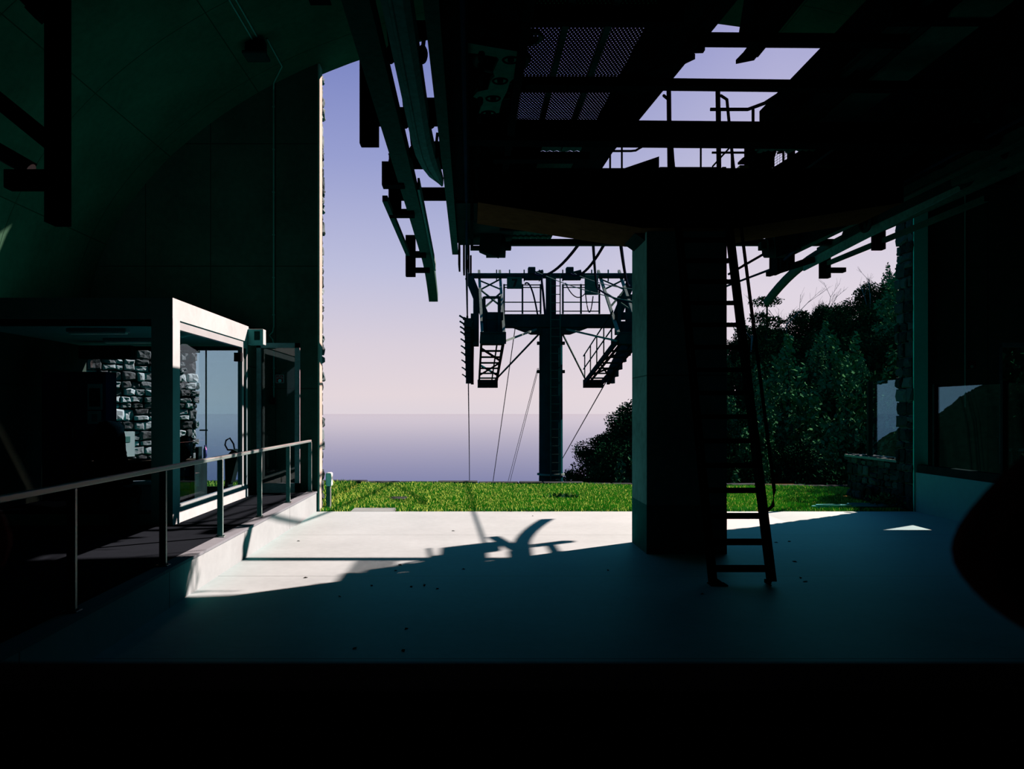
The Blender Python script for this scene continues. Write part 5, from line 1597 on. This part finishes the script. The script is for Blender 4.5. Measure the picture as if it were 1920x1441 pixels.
# far skyline row: tops follow the skyline of the photograph
u = .122
while u < .60:
    top = H + (lerp_tab(SKY, u) + rnd.uniform(-.012, .006)) * YF_
    pr = rnd.choice([pa, pb, pa, pb, pc]); s = rnd.uniform(.62, 1.0)
    hh = 7.4 * s
    place(pr, u * YF_, YF_ + rnd.uniform(-2, 2), top - hh, s, rnd.uniform(0, 6.28))
    u += rnd.uniform(.009, .017)
for Y, du_, lo in ((62, .024, .03), (53, .028, .06), (45, .033, .09), (38, .04, .115), (32, .048, .13)):
    u = .135 + (72 - Y) * .0012
    while u < .63:
        s = rnd.uniform(.7, 1.15) * (1.0 if Y > 40 else .85)
        top_lim = lerp_tab(SKY, u) - lo * .8 + rnd.uniform(-.03, .02)
        g = ground(u, Y)
        h_ = 7.2 * s
        z = min(g, H + top_lim * Y - h_)
        pr = rnd.choice([pa, pb, pc, pd] if Y < 60 else [pa, pb, pa, pb, pd])
        place(pr, u * Y, Y + rnd.uniform(-2, 2), z, s, rnd.uniform(0, 6.28))
        u += du_ * rnd.uniform(.75, 1.25)
# nearer trees whose leaf colour holds the sunlight, low growth behind the lawn kerb
u = .30
for (px, py, Y, s, pr) in ((1480, 640, 34, 1.0, pc), (1560, 618, 38, 1.1, pd), (1600, 640, 40, 1.05, pc), (1440, 760, 29, .75, pd), (1395, 810, 28, .6, pc), (1690, 500, 46, 1.1, pc)):
    q = P(px, py, Y)
    place(pr, q.x, q.y, q.z - 7.4 * s, s, rnd.uniform(0, 6.28))
for Y, ulo, uhi, st_, top in ((24.5, .16, .56, .03, -.085), (28, .30, .60, .035, -.05)):
    u = ulo
    while u < uhi:
        s = rnd.uniform(.38, .6)
        pr = rnd.choice([pa, pb, pa, pc])
        place(pr, u * Y, Y + rnd.uniform(-.8, .8), H + (top + rnd.uniform(-.02, .03)) * Y - 6.8 * s, s, rnd.uniform(0, 6.28))
        u += st_ * rnd.uniform(.8, 1.2)
for u in (.63, .67, .71, .75, .80, .86):
    Y = rnd.uniform(36, 44)
    place(rnd.choice([pa, pb, pc]), u * Y, Y, H + (.13 + rnd.uniform(-.01, .02)) * Y - 9.5, 1.3, rnd.uniform(0, 6.28))
for (x, y, s) in ((12.7, 18.6, .85), (14.9, 19.0, .95), (17.4, 19.6, 1.0), (12.4, 20.6, .7)):  # evergreens added outside the end window to block sun and show greenery
    place(pb, x, y, -.3, s, rnd.uniform(0, 6.28))
# umbrella-like pine on the skyline
q = P(1437, 556, 66)
pl = [(0, 0, 6.6, 1.5, .45), (-.5, .3, 5.3, 1.0, .5), (.6, -.2, 4.9, .9, .5), (-.7, 0, 4.2, .9, .5), (.7, .3, 3.9, .9, .5), (0, 0, 3.2, .9, .5)]
up = make_tree('umbrella_pine', 'lone flat-topped pine on the skyline just under the curved rail end', None, pl, 2200, .11, 9, 'leaf', 6.4, .14)
up.location = (q.x, q.y, q.z - 7.0); 
# bare trees on the skyline
def bare(px, py, Y, h, seed, label):
    rr = random.Random(seed); q = P(px, py, Y); z0 = q.z - h
    mb = MB()
    def br(p, d, ln, r_, lev):
        e = p + d * ln
        mb.cyl(p, e, r_, r_ * .6, 5)
        if lev == 0: return
        for i in range(3 if lev > 1 else 4):
            f_ = rr.uniform(.35, 1.0)
            nd = (d + V((rr.uniform(-.9, .9), rr.uniform(-.5, .5), rr.uniform(-.05, .5)))).normalized()
            br(p.lerp(e, f_), nd, ln * rr.uniform(.4, .62), r_ * .5, lev - 1)
    br(V((q.x, q.y, z0)), V((0.02, 0, 1)), h * .62, .07, 3)
    o = mb.build('bare_tree', 'twig', origin=(q.x, q.y, z0)); tag(o, label, 'tree')
bare(1473, 545, 70, 7.5, 2, 'leafless tree on the skyline right of the flat-topped pine')
bare(1408, 560, 70, 6.5, 3, 'faint leafless tree at the left end of the skyline by the ladder')
bare(1545, 520, 74, 8.0, 5, 'leafless tree on the skyline under the hanger post')
bare(1522, 545, 74, 6.5, 6, 'wide leafless tree on the skyline left of the hanger post')
bare(1630, 492, 70, 7.0, 8, 'tall leafless tree on the skyline beside the high crown at the right')

# ---------------------------------------------------------------- light, sky, camera
sd = V((-.82, -.57, -math.tan(math.radians(34.1)))).normalized()
su = bpy.data.lights.new('sun', 'SUN'); su.energy = 147.0; su.color = (1.0, 0.1275, 0.116); su.angle = math.radians(.55)
so = bpy.data.objects.new('sun', su); COL.objects.link(so)
so.rotation_euler = sd.to_track_quat('-Z', 'Y').to_euler(); so.location = (20, 30, 30)

w = bpy.data.worlds.new('sky'); S.world = w; w.use_nodes = True
N = w.node_tree.nodes; L = w.node_tree.links
bg = N['Background']
tc = N.new('ShaderNodeTexCoord'); sx = N.new('ShaderNodeSeparateXYZ'); L.new(tc.outputs['Generated'], sx.inputs[0])
rp = N.new('ShaderNodeValToRGB'); L.new(sx.outputs['Z'], rp.inputs['Fac'])
cr = rp.color_ramp
stops = [(0.0, (.74, .66, .71)), (.02, (.775, .675, .71)), (.08, (.70, .63, .71)), (.175, (.51, .52, .72)), (.30, (.31, .345, .63)), (.40, (.205, .245, .55)), (.55, (.13, .17, .44)), (1.0, (.07, .10, .28))]
cr.elements[0].position = stops[0][0]; cr.elements[0].color = (*stops[0][1], 1)
cr.elements[1].position = stops[-1][0]; cr.elements[1].color = (*stops[-1][1], 1)
for p_, c_ in stops[1:-1]:
    e = cr.elements.new(p_); e.color = (*c_, 1)
# paler towards the sun side (right)
ml = N.new('ShaderNodeMapRange'); L.new(sx.outputs['X'], ml.inputs['Value'])
ml.inputs['From Min'].default_value = .05; ml.inputs['From Max'].default_value = .33
ml.inputs['To Min'].default_value = 0; ml.inputs['To Max'].default_value = 1.0
mx = N.new('ShaderNodeMix'); mx.data_type = 'RGBA'; mx.blend_type = 'LIGHTEN'
r2 = N.new('ShaderNodeValToRGB'); L.new(sx.outputs['Z'], r2.inputs['Fac'])
r2.color_ramp.elements[0].color = (.80, .70, .74, 1); r2.color_ramp.elements[1].color = (.10, .13, .32, 1)
for p_, c_ in ((.14, (.74, .67, .76)), (.25, (.58, .56, .72)), (.40, (.40, .40, .66)), (.6, (.2, .23, .5))):
    e = r2.color_ramp.elements.new(p_); e.color = (*c_, 1)
L.new(ml.outputs[0], mx.inputs[0]); L.new(rp.outputs['Color'], mx.inputs[6]); L.new(r2.outputs['Color'], mx.inputs[7])
L.new(mx.outputs[2], bg.inputs['Color'])
bg.inputs['Strength'].default_value = 1.0

# daylight portal in the hall opening: guides sky sampling only
pl_ = bpy.data.lights.new('opening_portal', 'AREA'); pl_.shape = 'RECTANGLE'; pl_.size = 11.4; pl_.size_y = 9.6
pl_.cycles.is_portal = True
po = bpy.data.objects.new('opening_portal', pl_); COL.objects.link(po)
po.location = ((XJ + XR) / 2, YE + .3, 4.8); po.rotation_euler = (math.radians(-90), 0, 0)

cam = bpy.data.cameras.new('camera'); co = bpy.data.objects.new('camera', cam); COL.objects.link(co)
co.location = (0, 0, H); co.rotation_euler = (math.radians(90), 0, 0)
cam.lens = 28; cam.sensor_width = 36; cam.sensor_fit = 'HORIZONTAL'
cam.shift_x = (960 - XV) / 1920; cam.shift_y = (YV - 720.5) / 1920
cam.clip_start = .05; cam.clip_end = 200000
cam.dof.use_dof = True; cam.dof.focus_distance = 16; cam.dof.aperture_fstop = 7.0
S.camera = co
vsn = S.view_settings
S.display_settings.display_device = 'sRGB'
vsn.view_transform = 'Standard'; vsn.look = 'None'; vsn.exposure = 0.0; vsn.gamma = 1.0; vsn.use_curve_mapping = False
S.cycles.caustics_reflective = False; S.cycles.caustics_refractive = False
S.cycles.max_bounces = 8; S.cycles.transparent_max_bounces = 16
